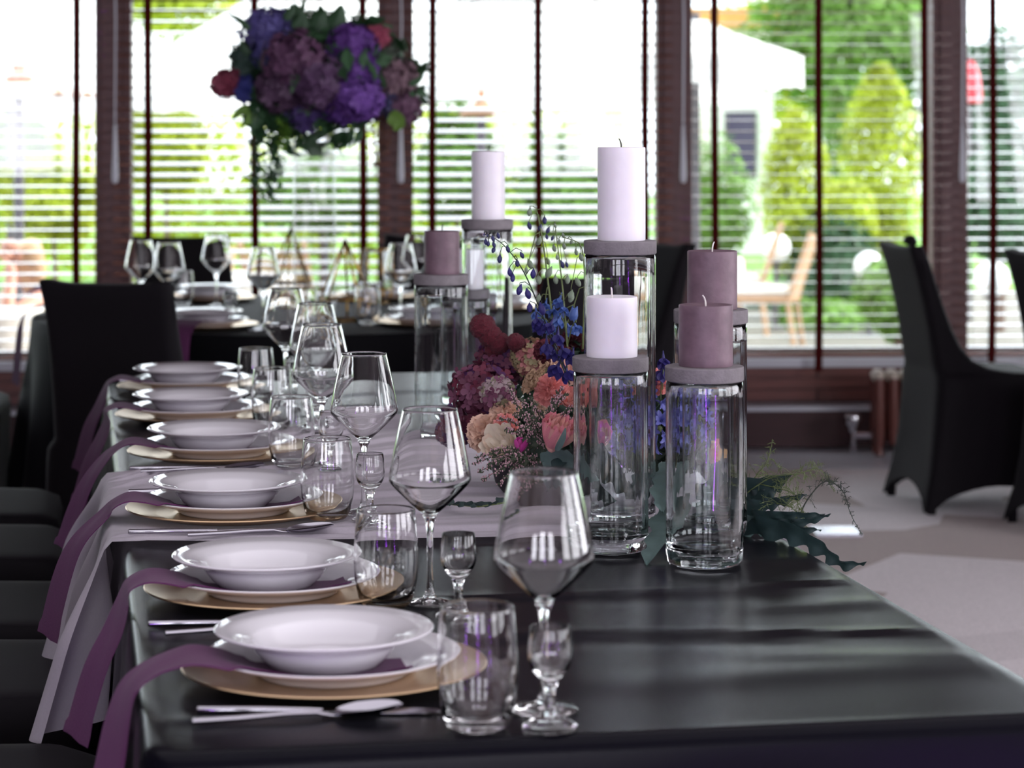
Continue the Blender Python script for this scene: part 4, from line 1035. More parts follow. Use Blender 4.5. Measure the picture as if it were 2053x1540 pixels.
def carnation(parent, org, c, r, axis, mt, name='carnation', n=46, seed=0):
    rnd = random.Random(seed); m = MB(); M0 = face(Vector(axis).normalized())
    for i in range(n):
        t = (i+.5)/n; th = math.acos(1-t*1.15); ph = i*2.39996+rnd.uniform(-.2, .2)
        d = Vector((math.sin(th)*math.cos(ph), math.sin(th)*math.sin(ph), math.cos(th)))
        Mp = M0 @ face(d, rnd.uniform(0, 6)); w_ = r*rnd.uniform(.34, .5); l0 = r*.25; l1 = r*rnd.uniform(.9, 1.06); p0 = rnd.uniform(0, 6)
        def fn(u, v): 
            x = (u-.5)*w_*(.4+1.1*v); return (x, .16*r*math.sin((u-.5)*6+p0)*v+.05*r*math.sin(u*22+p0)*v*v, lerp(l0, l1, v)*(1-.18*abs(2*u-1)**2*v)+.03*r*math.sin(u*25+p0)*v)
        m.grid(fn, 8, 3, Mp)
    m.ball((0, 0, 0), r*.5, 10, 6)
    return m.build(name, mt, parent, loc=c-org)
def leaf(parent, org, pts, wid, mt, name='leaf', wav=.0, nw=7, fold=.25, seg=34, side=None, taper=.55, phase=0.):
    """broad blade along a curve with a midrib fold and wavy margins"""
    P = [Vector(p) for p in pts]; m = MB(); sd = Vector(side) if side else None
    def fn(u, v, off=0):
        c = poly(P, v); t = (poly(P, min(1, v+.01))-poly(P, max(0, v-.01))).normalized()
        s_ = (sd if sd else Vector((0, -.35, 1))); s_ = (s_-t*s_.dot(t)); s_ = s_.normalized(); nn = t.cross(s_)
        w_ = wid*(math.sin(PI*min(1, v**taper))**.75+.02); y = 2*u-1
        wv = wav*math.sin(nw*2*PI*v+phase+(PI*.5 if y > 0 else 0))*abs(y)
        return c+s_*(y*w_*.5*(1+.35*wv/max(wav, 1e-6)*(wav > 0)*.6))+nn*(wid*fold*abs(y)*.5+wid*wv)
    m.grid(fn, 6, seg)
    return m.build(name, mt, parent, origin=org, sharp=180)

M_dkhyd = [mat('dark_plum_petal', (96, 44, 66), .6, trans=.2, noise=.2, nscale=120), mat('burgundy_petal', (112, 44, 66), .6, trans=.2, noise=.2, nscale=120), mat('dusky_plum_petal', (122, 72, 96), .6, trans=.2, noise=.2, nscale=120), mat('violet_plum_petal', (88, 48, 96), .6, trans=.2, noise=.2, nscale=120)]
M_antq = [mat('antique_pink_petal', (176, 112, 112), .6, trans=.2, noise=.2, nscale=120), mat('antique_beige_petal', (186, 150, 124), .6, trans=.2, noise=.2, nscale=120), mat('antique_green_petal', (150, 140, 104), .6, trans=.2, noise=.2, nscale=120)]
M_palehyd = [mat('pale_mauve_petal', (170, 150, 152), .6, trans=.2), mat('pale_green_petal', (150, 150, 120), .6, trans=.2), mat('dusky_plum_petal', (1, 1, 1))]
M_celo = mat('burgundy_velvet', (84, 16, 32), .9, sheen=.05, noise=.35, nscale=500, bump=.6, bscale=700)
M_peach = [mat('peach_petal', (238, 204, 182), .55, trans=.1, noise=.1, nscale=60), mat('cream_peach_petal', (242, 220, 200), .55, trans=.1, noise=.1, nscale=60), mat('blush_petal', (240, 196, 184), .55, trans=.1)]
M_coral = [mat('coral_petal', (236, 158, 152), .55, trans=.1, noise=.12, nscale=60), mat('coral_light_petal', (240, 182, 172), .55, trans=.1)]
M_cream = [mat('ivory_petal', (238, 226, 208), .55, trans=.12), mat('cream_peach_petal', (1, 1, 1)), mat('ivory_petal', (1, 1, 1))]
M_pinkr = [mat('rose_pink_petal', (236, 148, 158), .5, trans=.1, noise=.16, nscale=40), mat('rose_peach_petal', (240, 178, 166), .5, trans=.1, noise=.14, nscale=40), mat('rose_yellow_petal', (236, 204, 158), .5, trans=.1)]
M_mag = [mat('magenta_petal', (196, 62, 150), .5, trans=.1), mat('magenta_light_petal', (228, 92, 184), .5, trans=.25)]
M_del = mat('delphinium_violet', (60, 54, 124), .45, trans=.22, noise=.3, nscale=90); M_delb = mat('delphinium_blue', (84, 112, 178), .45, trans=.22, noise=.3, nscale=90); M_bud = mat('navy_bud', (44, 46, 92), .5, noise=.2, nscale=90)
M_budg = mat('pale_green_bud', (136, 152, 130), .5, trans=.2, noise=.2, nscale=90); M_aga = mat('agapanthus_blue', (108, 112, 184), .5, trans=.2, noise=.15, nscale=90)
M_stem = mat('green_stem', (104, 118, 72), .6); M_stemd = mat('dark_stem', (58, 66, 58), .6)
M_fern = mat('blue_green_fern', (50, 70, 70), .5, trans=.15, noise=.2, nscale=30); M_euc = mat('grey_green_leaf', (104, 128, 124), .6, trans=.25, noise=.15, nscale=40); M_eucd = mat('dark_grey_green_leaf', (62, 82, 80), .6, trans=.2, noise=.15, nscale=40)
M_heath = mat('heather_pink', (196, 156, 164), .6, noise=.4, nscale=400); M_heathg = mat('heather_green', (66, 76, 58), .7)
M_grass = mat('dry_beige_plume', (190, 160, 130), .85, trans=.2); M_dgreen = mat('dark_green_leaf', (40, 62, 48), .6, trans=.15, noise=.3, nscale=30)  # dark green for foam, holder and filler leaves

AO = Vector((.045, 3.86, TZ+.006))
A = thing('flower_arrangement', 'low arrangement of burgundy, peach and blue flowers among the glass candle vases', 'flowers', AO)
m = MB(); m.lathe([(0, 0), (.06, 0), (.072, .015), (.08, .045), (.077, .055), (.07, .05), (.066, .02), (0, .015)], 32); m.build('bowl', mat('dark_bowl', (30, 28, 32), .5), A)
m = MB(); m.ball((0, 0, .075), .075, 14, 8, (1, 1, .6)); m.build('foam', M_dgreen, A)
gr = leaf_cloud(520, .105, .085, .075, .040, 44); o = gr.build('greenery', M_dgreen, A, loc=(.0, 0, .10), smooth=False); o['kind'] = 'stuff'
gr = leaf_cloud(420, .105, .065, .085, .036, 45); o = gr.build('greenery', M_dgreen, A, loc=(.17, -.02, .10), smooth=False); o['kind'] = 'stuff'
gr = leaf_cloud(200, .045, .04, .05, .030, 46); o = gr.build('greenery', M_dgreen, A, loc=(.05, .03, .19), smooth=False); o['kind'] = 'stuff'
P3 = wp
hydrangea(A, AO, P3(968, 788, 3.84), .051, 150, M_dkhyd, .0118)
hydrangea(A, AO, P3(1008, 722, 3.90), .040, 110, M_dkhyd, .0112)
hydrangea(A, AO, P3(925, 850, 3.93), .034, 80, M_dkhyd, .0105)
hydrangea(A, AO, P3(1066, 716, 3.86), .032, 100, M_antq, .0085)
hydrangea(A, AO, P3(998, 788, 3.72), .024, 60, M_palehyd, .0095)
for (px, py, r, Y) in ((968, 655, .021, 3.86), (982, 672, .019, 3.86), (1000, 688, .018, 3.86), (990, 700, .015, 3.87), (1034, 686, .0145, 3.84), (1040, 690, .012, 3.85)):   # cockscomb
    m = MB(); m.ball((0, 0, 0), r, 30, 20, (1, 1, .95), nz=.2); m.build('cockscomb', M_celo, A, loc=P3(px, py, Y)-AO)
for (px, py, r, Y) in ((1096, 706, .022, 3.80), (1150, 690, .026, 3.92), (1128, 716, .02, 3.84)):
    carnation(A, AO, P3(px, py, Y), r, (-.2, -.8, .5), M_celo, 'dahlia', 40, int(px))
rose(A, AO, P3(1106, 893, 3.56), .0265, (.42, -.30, .85), [M_pinkr[0], M_pinkr[1], M_pinkr[0], M_pinkr[1]], 'lisianthus', 1.16, .16, .20, ((1., 5, 0, 1.), (.93, 5, .5, 1.10), (.80, 5, .2, 1.16), (.62, 4, .6, 1.18), (.44, 3, .2, 1.16)), 1.9)
rose(A, AO, P3(1042, 904, 3.60), .0115, (.15, -.25, .95), M_mag, 'lisianthus_bud', 1.45, .05, .03, ((1., 4, 0, 1.), (.72, 3, .4, 1.05)))
carnation(A, AO, P3(974, 868, 3.70), .0315, (-.75, -.55, .25), M_peach[0], 'carnation', 58, 3)
carnation(A, AO, P3(1016, 828, 3.72), .0285, (-.5, -.6, .5), M_peach[0], 'carnation', 54, 4)
rose(A, AO, P3(1018, 900, 3.64), .0290, (-.45, -.7, .45), M_cream, 'garden_rose', 1.1, .3, .05)
carnation(A, AO, P3(1014, 856, 3.68), .022, (-.3, -.8, .4), M_coral[0], 'carnation', 44, 5)
carnation(A, AO, P3(1106, 784, 3.72), .0290, (-.1, -.85, .5), M_coral[0], 'carnation', 56, 6)
rose(A, AO, P3(1132, 764, 3.76), .0265, (.1, -.7, .7), M_peach, 'garden_rose', 1.1, .3, .05)
carnation(A, AO, P3(1090, 815, 3.74), .020, (0, -.9, .4), M_peach[1], 'carnation', 40, 7)
rose(A, AO, P3(1138, 806, 3.70), .017, (.2, -.8, .5), M_coral, 'garden_rose', 1.1, .2, .05)
carnation(A, AO, P3(1312, 768, 3.80), .024, (.2, -.8, .5), M_coral[0], 'carnation', 44, 8)
rose(A, AO, P3(1438, 918, 3.72), .024, (.5, -.7, .3), M_pinkr, 'garden_rose', 1.1, .25, .05)
rose(A, AO, P3(1196, 880, 3.66), .022, (0, -.8, .5), [M_pinkr[0], M_mag[1]], 'garden_rose', 1.1, .25, .05)
# feathery beige plume
for (a, b_, c_) in (((1062, 775), (1075, 755), (1098, 728)), ((1058, 780), (1060, 760), (1070, 742))):
    m = MB(); pts = [P3(a[0], a[1], 3.72), P3(b_[0], b_[1], 3.70), P3(c_[0], c_[1], 3.68)]
    for i in range(170):
        t = RN.random(); q = poly(pts, t); d = Vector((RN.gauss(0, 1), RN.gauss(0, 1), RN.gauss(0, 1)+.6)).normalized(); leaf_mesh(m, q+d*.008*(1.2-t), d, .011*(1.2-t*.6), RN)
    m.tube(pts, .0015, 5); m.build('plume', M_grass, A, origin=AO)
# heather sprigs: green stem, needles, and pink bells as a sub-part
def heather(p0, p1, p2, n=130):
    pts = [p0, p1, p2]; m = MB(); m.tube([poly(pts, k/8) for k in range(9)], [.0011-.0007*k/8 for k in range(9)], 5); b_ = MB()
    for i in range(n):
        t = .16+.84*RN.random(); q = poly(pts, t); d = Vector((RN.gauss(0, 1), RN.gauss(0, 1), RN.gauss(0, 1))).normalized(); L_ = RN.uniform(.002, .0075)*(1.15-.75*t)+.0015
        if i % 2 == 0: leaf_mesh(m, q+d*L_*.6, d.cross(Vector((0, .3, 1))), L_*1.5, RN)
        else: b_.ball(q+d*L_, RN.uniform(.0008, .0014), 5, 4, (1, 1, 1.3))
    o = m.build('heather_sprig', M_heathg, A, origin=AO, sharp=180); b_.build('heather_bells', M_heath, o, origin=AO, sharp=180)
hb = P3(1095, 905, 3.62)
for (px, py, Y) in ((1022, 782, 3.58), (1040, 800, 3.57), (1062, 795, 3.60), (1000, 838, 3.58), (1055, 830, 3.56), (1085, 826, 3.6), (1108, 800, 3.6), (1136, 790, 3.58), (1146, 815, 3.56), (1120, 838, 3.57), (1014, 862, 3.56), (1046, 856, 3.55), (1075, 850, 3.56), (1150, 840, 3.58), (1128, 776, 3.6), (1030, 830, 3.56), (1140, 860, 3.56)):
    e = P3(px, py, Y); mid = (hb+e)*.5+Vector((RN.uniform(-.01, .01), -.015, .012)); heather(hb+Vector((RN.uniform(-.03, .03), 0, RN.uniform(-.02, .02))), mid, e)
hb = P3(1075, 935, 3.64)
for (px, py, Y) in ((955, 918, 3.55), (948, 930, 3.55), (958, 948, 3.55), (966, 964, 3.55), (985, 905, 3.55), (1000, 972, 3.54), (1018, 930, 3.54), (975, 935, 3.54), (1034, 955, 3.55), (992, 950, 3.53)):
    e = P3(px, py, Y); e.z = max(e.z, TZ+.022); mid = (hb+e)*.5+Vector((0, -.01, .016)); heather(hb+Vector((RN.uniform(-.02, .02), 0, RN.uniform(-.012, .012))), mid, e, 100)

# delphiniums: stem with pedicels, buds and hooded bells
def bud_mb():
    m = MB(); m.lathe([(0, -.9), (.25, -.75), (.45, -.3), (.42, .1), (.2, .5), (.05, .8), (0, .85)], 10); return m
def bell_mb():
    m = MB()
    for k in range(5):
        R_ = Matrix.Rotation(2*PI*k/5, 4, 'Z'); 
        m.grid(lambda u, v: ((.12+.55*v**1.3)*(1-.05*abs(2*u-1))+.05*v, (u-.5)*(.35+1.0*math.sin(PI*min(1, v*.85+.1))), -1.15*v+.25*abs(2*u-1)**2*v+.15*max(0, v-.7)), 4, 5, R_)
    m.lathe([(0, 1.05), (.05, 1.0), (.10, .6), (.18, .1), (.2, -.1)], 8); return m
def delph(pts, buds, wide=.0012, smat=None, name='delphinium_stem'):
    smat = smat or M_stemd; P = [P3(*p) for p in pts]; m = MB(); m.tube([poly(P, k/24) for k in range(25)], [wide*(1.25-.8*k/24) for k in range(25)], 6)
    heads = []
    for (t, px, py, s, kd) in buds:
        q = poly(P, t); e = P3(px, py, q.y+RN.uniform(-.012, .006)); mid = (q+e)*.5+Vector((0, 0, (e-q).length*.35+.002)); top = e+Vector((0, 0, s*.9))
        m.tube([q, mid, top, e+Vector((0, 0, s*.55))], .0006 if s < .011 else .0009, 5); heads.append((e, s, kd, (e-q)))
    st = m.build(name, smat, A, origin=AO, sharp=180)
    for e, s, kd, d in heads:
        mt = {'n': M_bud, 'g': M_budg, 'v': M_del, 'b': M_delb, 'V': M_del, 'B': M_delb}[kd]
        tilt = Matrix.Rotation(RN.uniform(-.5, .5), 4, 'Y') @ Matrix.Rotation(RN.uniform(-.7, .2), 4, 'X') @ Matrix.Rotation(RN.uniform(0, 6), 4, 'Z')
        if kd in 'VB': put('bell', shared(('bell', mt.name), bell_mb, mt), st, Matrix.Translation(e-AO) @ tilt @ Matrix.Scale(s, 4))
        else: put('bud', shared(('bud', mt.name), bud_mb, mt), st, Matrix.Translation(e-AO) @ tilt @ Matrix.Diagonal((s, s, s, 1)))
delph([(1142, 770, 3.66), (1110, 690, 3.62), (1082, 618, 3.58), (1050, 545, 3.56), (1018, 500, 3.55), (992, 478, 3.55), (972, 470, 3.55)],
      [(1, 971, 470, .0028, 'n'), (.97, 977, 472, .0028, 'n'), (.93, 988, 477, .006, 'n'), (.93, 999, 472, .006, 'n'), (.90, 974, 484, .0062, 'n'), (.89, 979, 488, .0056, 'n'), (.87, 990, 490, .0062, 'n'), (.82, 990, 500, .0068, 'n'), (.75, 1018, 499, .0070, 'n'), (.70, 1002, 518, .0085, 'n'),
       (.64, 1046, 511, .0070, 'n'), (.60, 1037, 527, .0075, 'n'), (.56, 1022, 545, .0085, 'v'), (.54, 1028, 556, .0085, 'v'), (.48, 1069, 548, .0095, 'v'), (.43, 1042, 580, .0105, 'v'), (.40, 1058, 588, .0105, 'v'), (.36, 1080, 597, .0085, 'g'), (.33, 1062, 616, .0105, 'v'), (.31, 1086, 618, .0125, 'v'),
       (.28, 1076, 640, .012, 'V'), (.25, 1104, 650, .0125, 'V'), (.2, 1085, 655, .012, 'V'), (.17, 1118, 672, .0150, 'V'), (.13, 1096, 690, .0145, 'V'), (.08, 1128, 700, .0160, 'V'), (.05, 1118, 735, .0165, 'V'), (.02, 1136, 745, .0160, 'V'), (.06, 1148, 712, .0140, 'V'), (.03, 1112, 704, .0140, 'V')])
delph([(1120, 720, 3.84), (1108, 640, 3.86), (1098, 560, 3.9), (1090, 495, 3.92), (1080, 440, 3.95), (1075, 418, 3.95)],
      [(1, 1062, 424, .0095, 'g'), (.96, 1092, 441, .0085, 'n'), (.90, 1061, 452, .0085, 'n'), (.86, 1083, 456, .0075, 'n'), (.78, 1081, 482, .0100, 'g'), (.70, 1062, 528, .0110, 'g'), (.64, 1098, 523, .0085, 'g'), (.60, 1055, 541, .0075, 'g'), (.52, 1101, 545, .0125, 'g'), (.46, 1080, 560, .011, 'g'),
       (.36, 1094, 610, .0125, 'B'), (.32, 1075, 625, .0125, 'B'), (.28, 1110, 622, .0125, 'B'), (.24, 1090, 640, .0130, 'B'), (.2, 1108, 655, .0130, 'B'), (.16, 1078, 650, .012, 'B')], .0016, M_stem)
delph([(1140, 730, 3.84), (1134, 650, 3.84), (1128, 580, 3.86), (1120, 510, 3.9), (1114, 460, 3.92), (1112, 450, 3.92)],
      [(1, 1113, 452, .0055, 'g'), (.95, 1099, 461, .0075, 'n'), (.90, 1096, 474, .0060, 'n'), (.88, 1108, 477, .0055, 'n'), (.80, 1111, 497, .0085, 'g'), (.72, 1126, 529, .0090, 'n'), (.68, 1136, 530, .0065, 'n'), (.60, 1117, 515, .006, 'g'), (.5, 1114, 560, .0095, 'g'), (.45, 1138, 560, .0095, 'g'),
       (.36, 1122, 600, .0125, 'B'), (.33, 1146, 596, .0105, 'g'), (.28, 1150, 628, .0150, 'b'), (.24, 1130, 618, .0125, 'B'), (.2, 1140, 655, .0130, 'B'), (.16, 1122, 640, .0130, 'B'), (.1, 1155, 655, .0120, 'B')], .0014, M_stem)
delph([(1168, 700, 3.72), (1170, 640, 3.70), (1172, 570, 3.68), (1170, 520, 3.66), (1164, 492, 3.64), (1150, 482, 3.62), (1128, 476, 3.60)],
      [(1, 1129, 471, .0050, 'g'), (.98, 1121, 484, .0055, 'g'), (.94, 1131, 493, .0065, 'g'), (.92, 1146, 484, .0055, 'g'), (.82, 1155, 505, .0065, 'g'), (.74, 1165, 515, .0085, 'g'), (.55, 1145, 590, .0105, 'g'), (.4, 1158, 565, .0095, 'g'), (.32, 1151, 628, .0145, 'b')], .0012, M_stem)

# agapanthus heads seen through and between the front vases
def aga_mb():
    m = MB()
    for k in range(6):
        R_ = Matrix.Rotation(2*PI*k/6, 4, 'Z')
        m.grid(lambda u, v: (.10+.75*v**1.6, (u-.5)*.42*(math.sin(PI*min(1, v*.9+.05))**.7+.15), 1.1*v-.25*v**4+.06*abs(2*u-1)), 2, 5, R_)
    m.tube([(0, 0, -.9), (0, 0, .05)], [.06, .11], 6); return m
for (cx, cy_, Y, n) in ((1322, 860, 3.70, 15), (1248, 868, 3.72, 10), (1392, 838, 3.72, 14), (1300, 800, 3.80, 9)):
    c = P3(cx, cy_, Y); m = MB(); m.tube([Vector((c.x-.02, c.y+.05, TZ+.06)), (c+Vector((-.01, .03, -.03))), c], .002, 6); m.ball(c, .005, 8, 6); st = m.build('agapanthus', M_stem, A, origin=AO)
    me = shared(('agapanthus_flower',), aga_mb, M_aga)
    for i in range(n):
        d = fib(n, i); d = (d+Vector((0, -.35, .1))).normalized(); s = RN.uniform(.013, .017)
        put('trumpet', me, st, Matrix.Translation(c-AO+d*.024) @ face((d+Vector((0, 0, -.15))).normalized(), RN.uniform(0, 6)) @ Matrix.Scale(s, 4))
for (px, py, Y) in ((1330, 720, 3.75), (1326, 745, 3.76), (1296, 760, 3.74), (1382, 770, 3.74), (1372, 815, 3.70), (1240, 830, 3.70), (1430, 880, 3.72)):
    q = P3(px, py, Y); m = MB(); m.tube([q+Vector((0, .02, -.05)), q+Vector((0, .005, -.015)), q+Vector((0, 0, .004))], .0009, 5); st = m.build('delphinium_stem', M_stem, A, origin=AO)
    put('bell', shared(('bell', M_del.name), bell_mb, M_del), st, Matrix.Translation(q-AO) @ Matrix.Rotation(RN.uniform(-.6, .6), 4, 'X') @ Matrix.Scale(.014, 4))

# leaves: grey-green lobed blades in front, long wavy fern blades to the right
L3 = lambda *ps: [P3(*p) for p in ps]
leaf(A, AO, L3((1092, 925, 3.60), (1130, 922, 3.55), (1168, 940, 3.50), (1200, 962, 3.47)), .040, M_euc, wav=.05, nw=4)
leaf(A, AO, L3((1180, 900, 3.60), (1220, 930, 3.57), (1265, 968, 3.53), (1290, 1000, 3.50)), .055, M_eucd, wav=.05, nw=4)
leaf(A, AO, L3((1170, 930, 3.62), (1180, 955, 3.58), (1205, 985, 3.54), (1240, 1005, 3.50)), .060, M_eucd, wav=.06, nw=4)
leaf(A, AO, L3((1345, 930, 3.56), (1332, 960, 3.50), (1325, 1000, 3.43), (1330, 1030, 3.40)), .034, M_euc, wav=.06, nw=4, side=(1, 0, .2))
leaf(A, AO, L3((1355, 1000, 3.50), (1340, 1050, 3.40), (1318, 1095, 3.31), (1297, 1138, 3.24)), .050, M_euc, wav=.05, nw=4, side=(1, 0, .3))
leaf(A, AO, L3((1460, 930, 3.62), (1440, 985, 3.56), (1405, 1040, 3.50), (1385, 1075, 3.46)), .042, M_eucd, wav=.05, nw=4, side=(1, 0, .3))
leaf(A, AO, L3((1310, 955, 3.60), (1300, 985, 3.56), (1290, 1015, 3.52)), .040, M_fern, wav=.05, nw=3, side=(1, 0, .2))
leaf(A, AO, L3((1150, 905, 3.58), (1120, 935, 3.54), (1098, 965, 3.50)), .026, M_fern, wav=.04, nw=3, side=(1, 0, .2))
leaf(A, AO, L3((1116, 905, 3.5), (1128, 880, 3.49), (1134, 858, 3.49)), .010, M_euc, wav=.0, side=(1, 0, 0))
for pts, wd, ph in ((((1380, 985, 3.66), (1480, 985, 3.60), (1540, 968, 3.57), (1588, 950, 3.55)), .040, 0), (((1400, 1000, 3.66), (1480, 1000, 3.60), (1535, 990, 3.58), (1572, 968, 3.57)), .032, 1.5), (((1420, 1030, 3.62), (1500, 1018, 3.56), (1560, 1005, 3.52), (1618, 990, 3.5)), .024, .7),
                    (((1430, 1030, 3.60), (1510, 1036, 3.52), (1580, 1034, 3.48), (1655, 1030, 3.45)), .024, 2), (((1430, 1038, 3.58), (1520, 1048, 3.50), (1600, 1048, 3.47), (1666, 1030, 3.44)), .021, 3), (((1430, 1045, 3.56), (1500, 1052, 3.50), (1570, 1068, 3.45), (1648, 1062, 3.42)), .024, 1),
                    (((1440, 1040, 3.55), (1520, 1058, 3.46), (1590, 1082, 3.40), (1650, 1100, 3.36), (1690, 1130, 3.34), (1738, 1126, 3.32)), .032, 2.4), (((1420, 1060, 3.56), (1490, 1070, 3.49), (1550, 1085, 3.45)), .050, 0)):
    P_l = L3(*pts)
    for q in P_l:
        u_, v_ = tuv(q)
        if u_ < TW+.015: q.z = max(q.z, TZ+.016)
    leaf(A, AO, P_l, wd, M_fern if wd < .05 else M_euc, 'fern_blade', wav=.16 if wd < .04 else .06, nw=7 if wd < .04 else 4, taper=.5, phase=ph, seg=60)
# airy asparagus sprays
def airy(pts, n, spread, seedv, wide=.0009):
    rnd = random.Random(seedv); P = L3(*pts); m = MB(); m.tube([poly(P, k/20) for k in range(21)], [wide*(1.1-.8*k/20) for k in range(21)], 5)
    for i in range(n):
        t = .2+.8*rnd.random(); q = poly(P, t); d = Vector((rnd.gauss(0, 1), rnd.gauss(0, .6), rnd.gauss(.2, 1))).normalized(); L_ = spread*(1.15-t)*rnd.uniform(.4, 1)
        e = q+d*L_; m.tube([q, (q+e)*.5+Vector((0, 0, .1*L_)), e], .00035, 3, caps=False)
        for j in range(5):
            w2 = q.lerp(e, .3+.7*rnd.random()); d2 = (d+Vector((rnd.gauss(0, .8), rnd.gauss(0, .8), rnd.gauss(0, .8)))).normalized(); m.tube([w2, w2+d2*L_*.28], .0003, 3, caps=False)
    m.build('asparagus_spray', M_stem if seedv % 2 else M_stemd, A, origin=AO, sharp=180)
airy(((1470, 1000, 3.62), (1520, 950, 3.60), (1540, 920, 3.60), (1549, 880, 3.60)), 40, .030, 1)
airy(((1470, 1010, 3.60), (1540, 960, 3.56), (1600, 950, 3.53), (1640, 940, 3.52), (1660, 965, 3.50), (1672, 985, 3.50)), 70, .035, 3)
airy(((1600, 1040, 3.52), (1620, 1000, 3.50), (1655, 965, 3.48), (1690, 985, 3.46), (1705, 1030, 3.45), (1728, 1072, 3.44)), 90, .022, 2, .0012)
airy(((1480, 1020, 3.58), (1560, 1010, 3.52), (1600, 1030, 3.48), (1612, 1072, 3.47)), 60, .035, 5)
airy(((1520, 970, 3.58), (1580, 985, 3.52), (1600, 1000, 3.5), (1610, 1040, 3.48)), 50, .04, 7)

# eucalyptus sprig lying on the runner
so = onz(930, 1010, TZ+.014); t = thing('leaf_sprig', 'small grey-green leaf sprig lying on the runner behind the wine glasses', 'sprig', so)
pts = [onz(px, py, TZ+.018) for px, py in ((868, 1004), (910, 1012), (960, 1016), (1012, 1008))]
m = MB(); m.tube(pts, .0013, 6); m.build('stem', M_stem, t, origin=so)
for i in range(12):
    q = poly(pts, .05+.9*i/11); s_ = 1 if i % 2 else -1; d = Vector((RN.uniform(-.014, -.002), s_*RN.uniform(.015, .03), RN.uniform(.001, .008)))
    leaf(t, so, [q, q+d*.5+Vector((0, 0, .003)), q+d], .014, M_eucd, side=(1, 0, .2), seg=10)

# ------------------------------------------------------------------ tall vase with its bouquet, lanterns
VB = Vector((-.644, 7.8, TZ-.0028))
m = MB(); m.lathe([(0, 0), (.066, 0), (.070, .004), (.070, .668), (.0685, .670), (.067, .668), (.067, .03), (.06, .022), (0, .02)], 56)
tag(m.build('tall_glass_vase', M_thin, loc=VB, sharp=180), 'tall clear glass cylinder vase lifting the purple bouquet', 'vase')
BO = Vector((-.644, 7.8, VB.z+.671)); B = thing('tall_bouquet', 'big round bouquet of purple hydrangeas and leaves atop the tall glass vase', 'flowers', BO)
m = MB(); m.lathe([(0, 0), (.075, 0), (.085, .03), (.08, .05), (0, .06)], 24); m.build('holder', M_dgreen, B)
Mv = lambda nme, c: mat(nme, c, .6, trans=.25, noise=.25, nscale=60)
BL_ = [(540, 62, 48, (110, 104, 168), 0), (548, 112, 38, (98, 96, 160), 0), (705, 92, 44, (120, 76, 160), -.1), (716, 142, 38, (126, 80, 168), -.1), (590, 118, 56, (110, 74, 104), -.15), (565, 175, 48, (96, 70, 96), -.1), (640, 165, 56, (100, 72, 106), -.15), (722, 198, 42, (132, 88, 176), -.18), (682, 205, 40, (104, 64, 150), -.1),
       (455, 168, 24, (150, 70, 90), 0), (494, 180, 22, (74, 82, 160), 0), (790, 160, 44, (140, 112, 122), 0), (805, 215, 34, (126, 92, 116), 0), (770, 205, 34, (80, 80, 120), 0), (755, 75, 20, (176, 86, 110), 0), (620, 220, 40, (84, 66, 124), -.05), (640, 90, 44, (70, 78, 84), .1), (500, 120, 34, (78, 104, 92), .05), (760, 120, 36, (86, 96, 84), .05)]
for i, (px, py, r, c, dy) in enumerate(BL_):
    q = P3(px, py, 7.8+dy); rr = r*7.8/FPX
    hydrangea(B, BO, q, rr, int(60+rr*900), [Mv('bouquet_bloom_%d' % i, c)], .021, 'hydrangea', joined=True)
gr = leaf_cloud(1700, .31, .23, .205, .075, 77); o = gr.build('greenery', M_leafd, B, loc=P3(635, 140, 7.85)-BO, smooth=False); o['kind'] = 'stuff'
for pts, wd, mt in ((((660, 90), (672, 55), (685, 8)), .085, M_leafd), (((610, 60), (603, 30), (588, 5)), .035, M_leafd), (((585, 55), (600, 40), (612, -10)), .03, M_leafd), (((640, 70), (640, 40), (655, 20)), .06, M_leafd), (((570, 40), (585, 20), (582, 8)), .03, M_leafd),
                    (((500, 60), (480, 40), (455, 28)), .02, M_leafd), (((500, 110), (488, 95), (482, 78)), .025, M_leafd), (((500, 215), (480, 225), (466, 240)), .03, M_leafg), (((505, 225), (500, 240), (490, 252)), .03, M_leafg), (((520, 220), (515, 245), (505, 262)), .04, M_leafd), (((780, 230), (800, 245), (790, 262)), .05, M_leafg), (((820, 170), (840, 160), (850, 140)), .02, M_leafd), (((820, 190), (845, 185), (862, 200)), .02, M_leafd)):
    leaf(B, BO, [P3(a, b_, 7.72) for a, b_ in pts], wd, mt, side=(1, 0, .2), seg=12)
def trail(pts, mt, n, seed, size=.028, spread=.02):
    rnd = random.Random(seed); P = [P3(a, b_, 7.74) for a, b_ in pts]; m = MB(); m.tube([poly(P, k/14) for k in range(15)], .0022, 5)
    for i in range(n):
        q = poly(P, rnd.random()); d = Vector((rnd.gauss(0, 1), rnd.gauss(0, 1), rnd.gauss(-.3, .6))).normalized(); leaf_mesh(m, q+d*spread*rnd.random(), d.cross(Vector((.3, 1, .2))), size, rnd)
    m.build('trailing_vine', mt, B, origin=BO)
M_amar = mat('brown_amaranth', (96, 62, 48), .8)
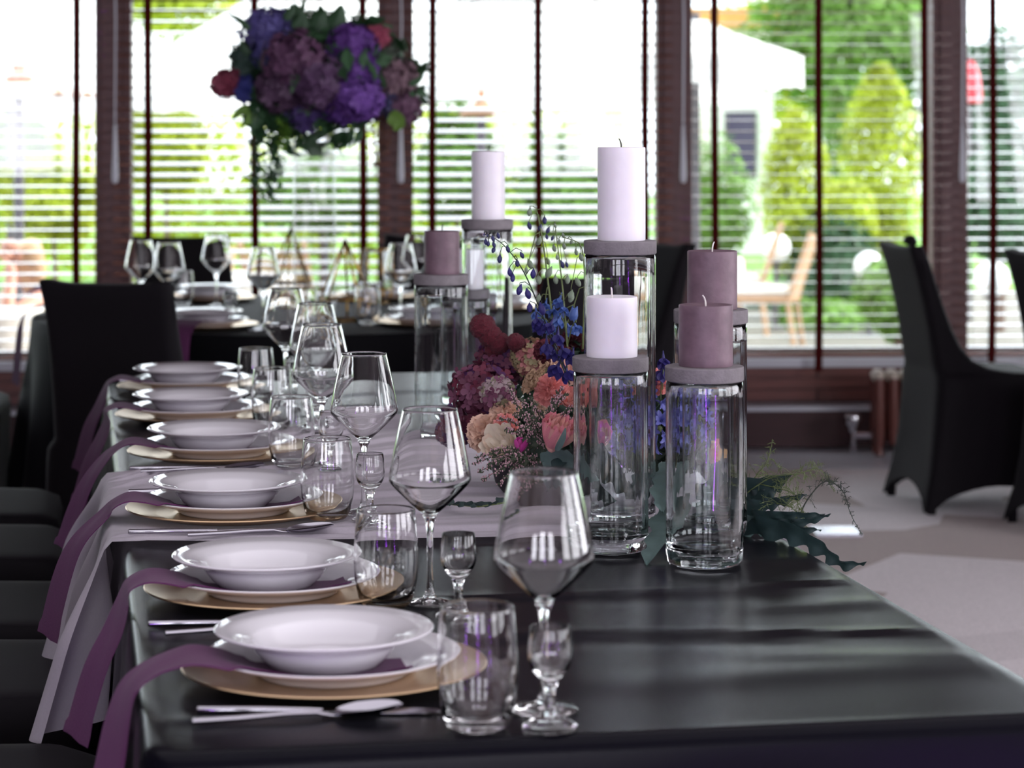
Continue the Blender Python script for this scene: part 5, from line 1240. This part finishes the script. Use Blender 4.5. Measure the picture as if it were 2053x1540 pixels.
trail(((510, 225), (512, 280), (514, 330), (512, 372)), M_leafd, 90, 1, .04, .03); trail(((530, 230), (545, 290), (540, 350), (538, 395)), M_leafd, 120, 2, .036, .035); trail(((560, 235), (570, 260), (562, 290)), M_leafg, 80, 3, .036, .03); trail(((545, 235), (553, 300), (552, 360)), M_leafd, 100, 8, .036, .03)
trail(((735, 225), (748, 260), (752, 300), (756, 335)), M_amar, 120, 4, .022, .03); trail(((765, 230), (768, 270), (764, 310)), M_amar, 90, 5, .022, .026); trail(((715, 235), (700, 262), (696, 288)), M_leafd, 40, 6); trail(((790, 235), (780, 275), (775, 300)), M_amar, 60, 7, .022, .02)

def lantern(px, Y, apz, rz_, r, n, label, rot=.3, flat=False):
    x = (px-1026.5)*Y/FPX; t = thing('gold_lantern', label, 'lantern', (x, Y, TZ-.0028), rot, 'gold wire lanterns on the round table')
    h = apz-TZ
    bot = [Vector((r*.78*math.cos(2*PI*k/n), r*.78*math.sin(2*PI*k/n), .004)) for k in range(n)]; mid = [Vector((r*math.cos(2*PI*k/n), r*math.sin(2*PI*k/n), rz_)) for k in range(n)]
    top = [Vector((r*.8*math.cos(2*PI*k/n), r*.8*math.sin(2*PI*k/n), h)) for k in range(n)] if flat else [Vector((0, 0, h))]*n
    m = MB(); ed = []
    for k in range(n):
        k2 = (k+1) % n; ed += [(bot[k], bot[k2]), (mid[k], mid[k2]), (bot[k], mid[k]), (mid[k], top[k])]
        if flat: ed.append((top[k], top[k2]))
    for a, b_ in ed: m.tube([a, b_], .0035, 6)
    m.build('wire_frame', M_goldwire, t, sharp=180)
    for k in range(n):
        k2 = (k+1) % n
        for q in ([bot[k], bot[k2], mid[k2], mid[k]], [mid[k], mid[k2], top[k2], top[k]] if flat else [mid[k], mid[k2], top[k]]):
            mesh_obj('pane', q, [tuple(range(len(q)))], M_thin, t, smooth=False)
lantern(692, 7.45, 1.004, .07, .082, 5, 'pointed gold wire lantern on the round table below the bouquet')
lantern(583, 8.25, 1.01, .07, .075, 5, 'pointed gold wire lantern behind the tall vase, far side of the round table', .9)
lantern(752, 8.2, .935, .05, .066, 4, 'flat-topped gold wire lantern beside the pointed one on the round table', .5, True)
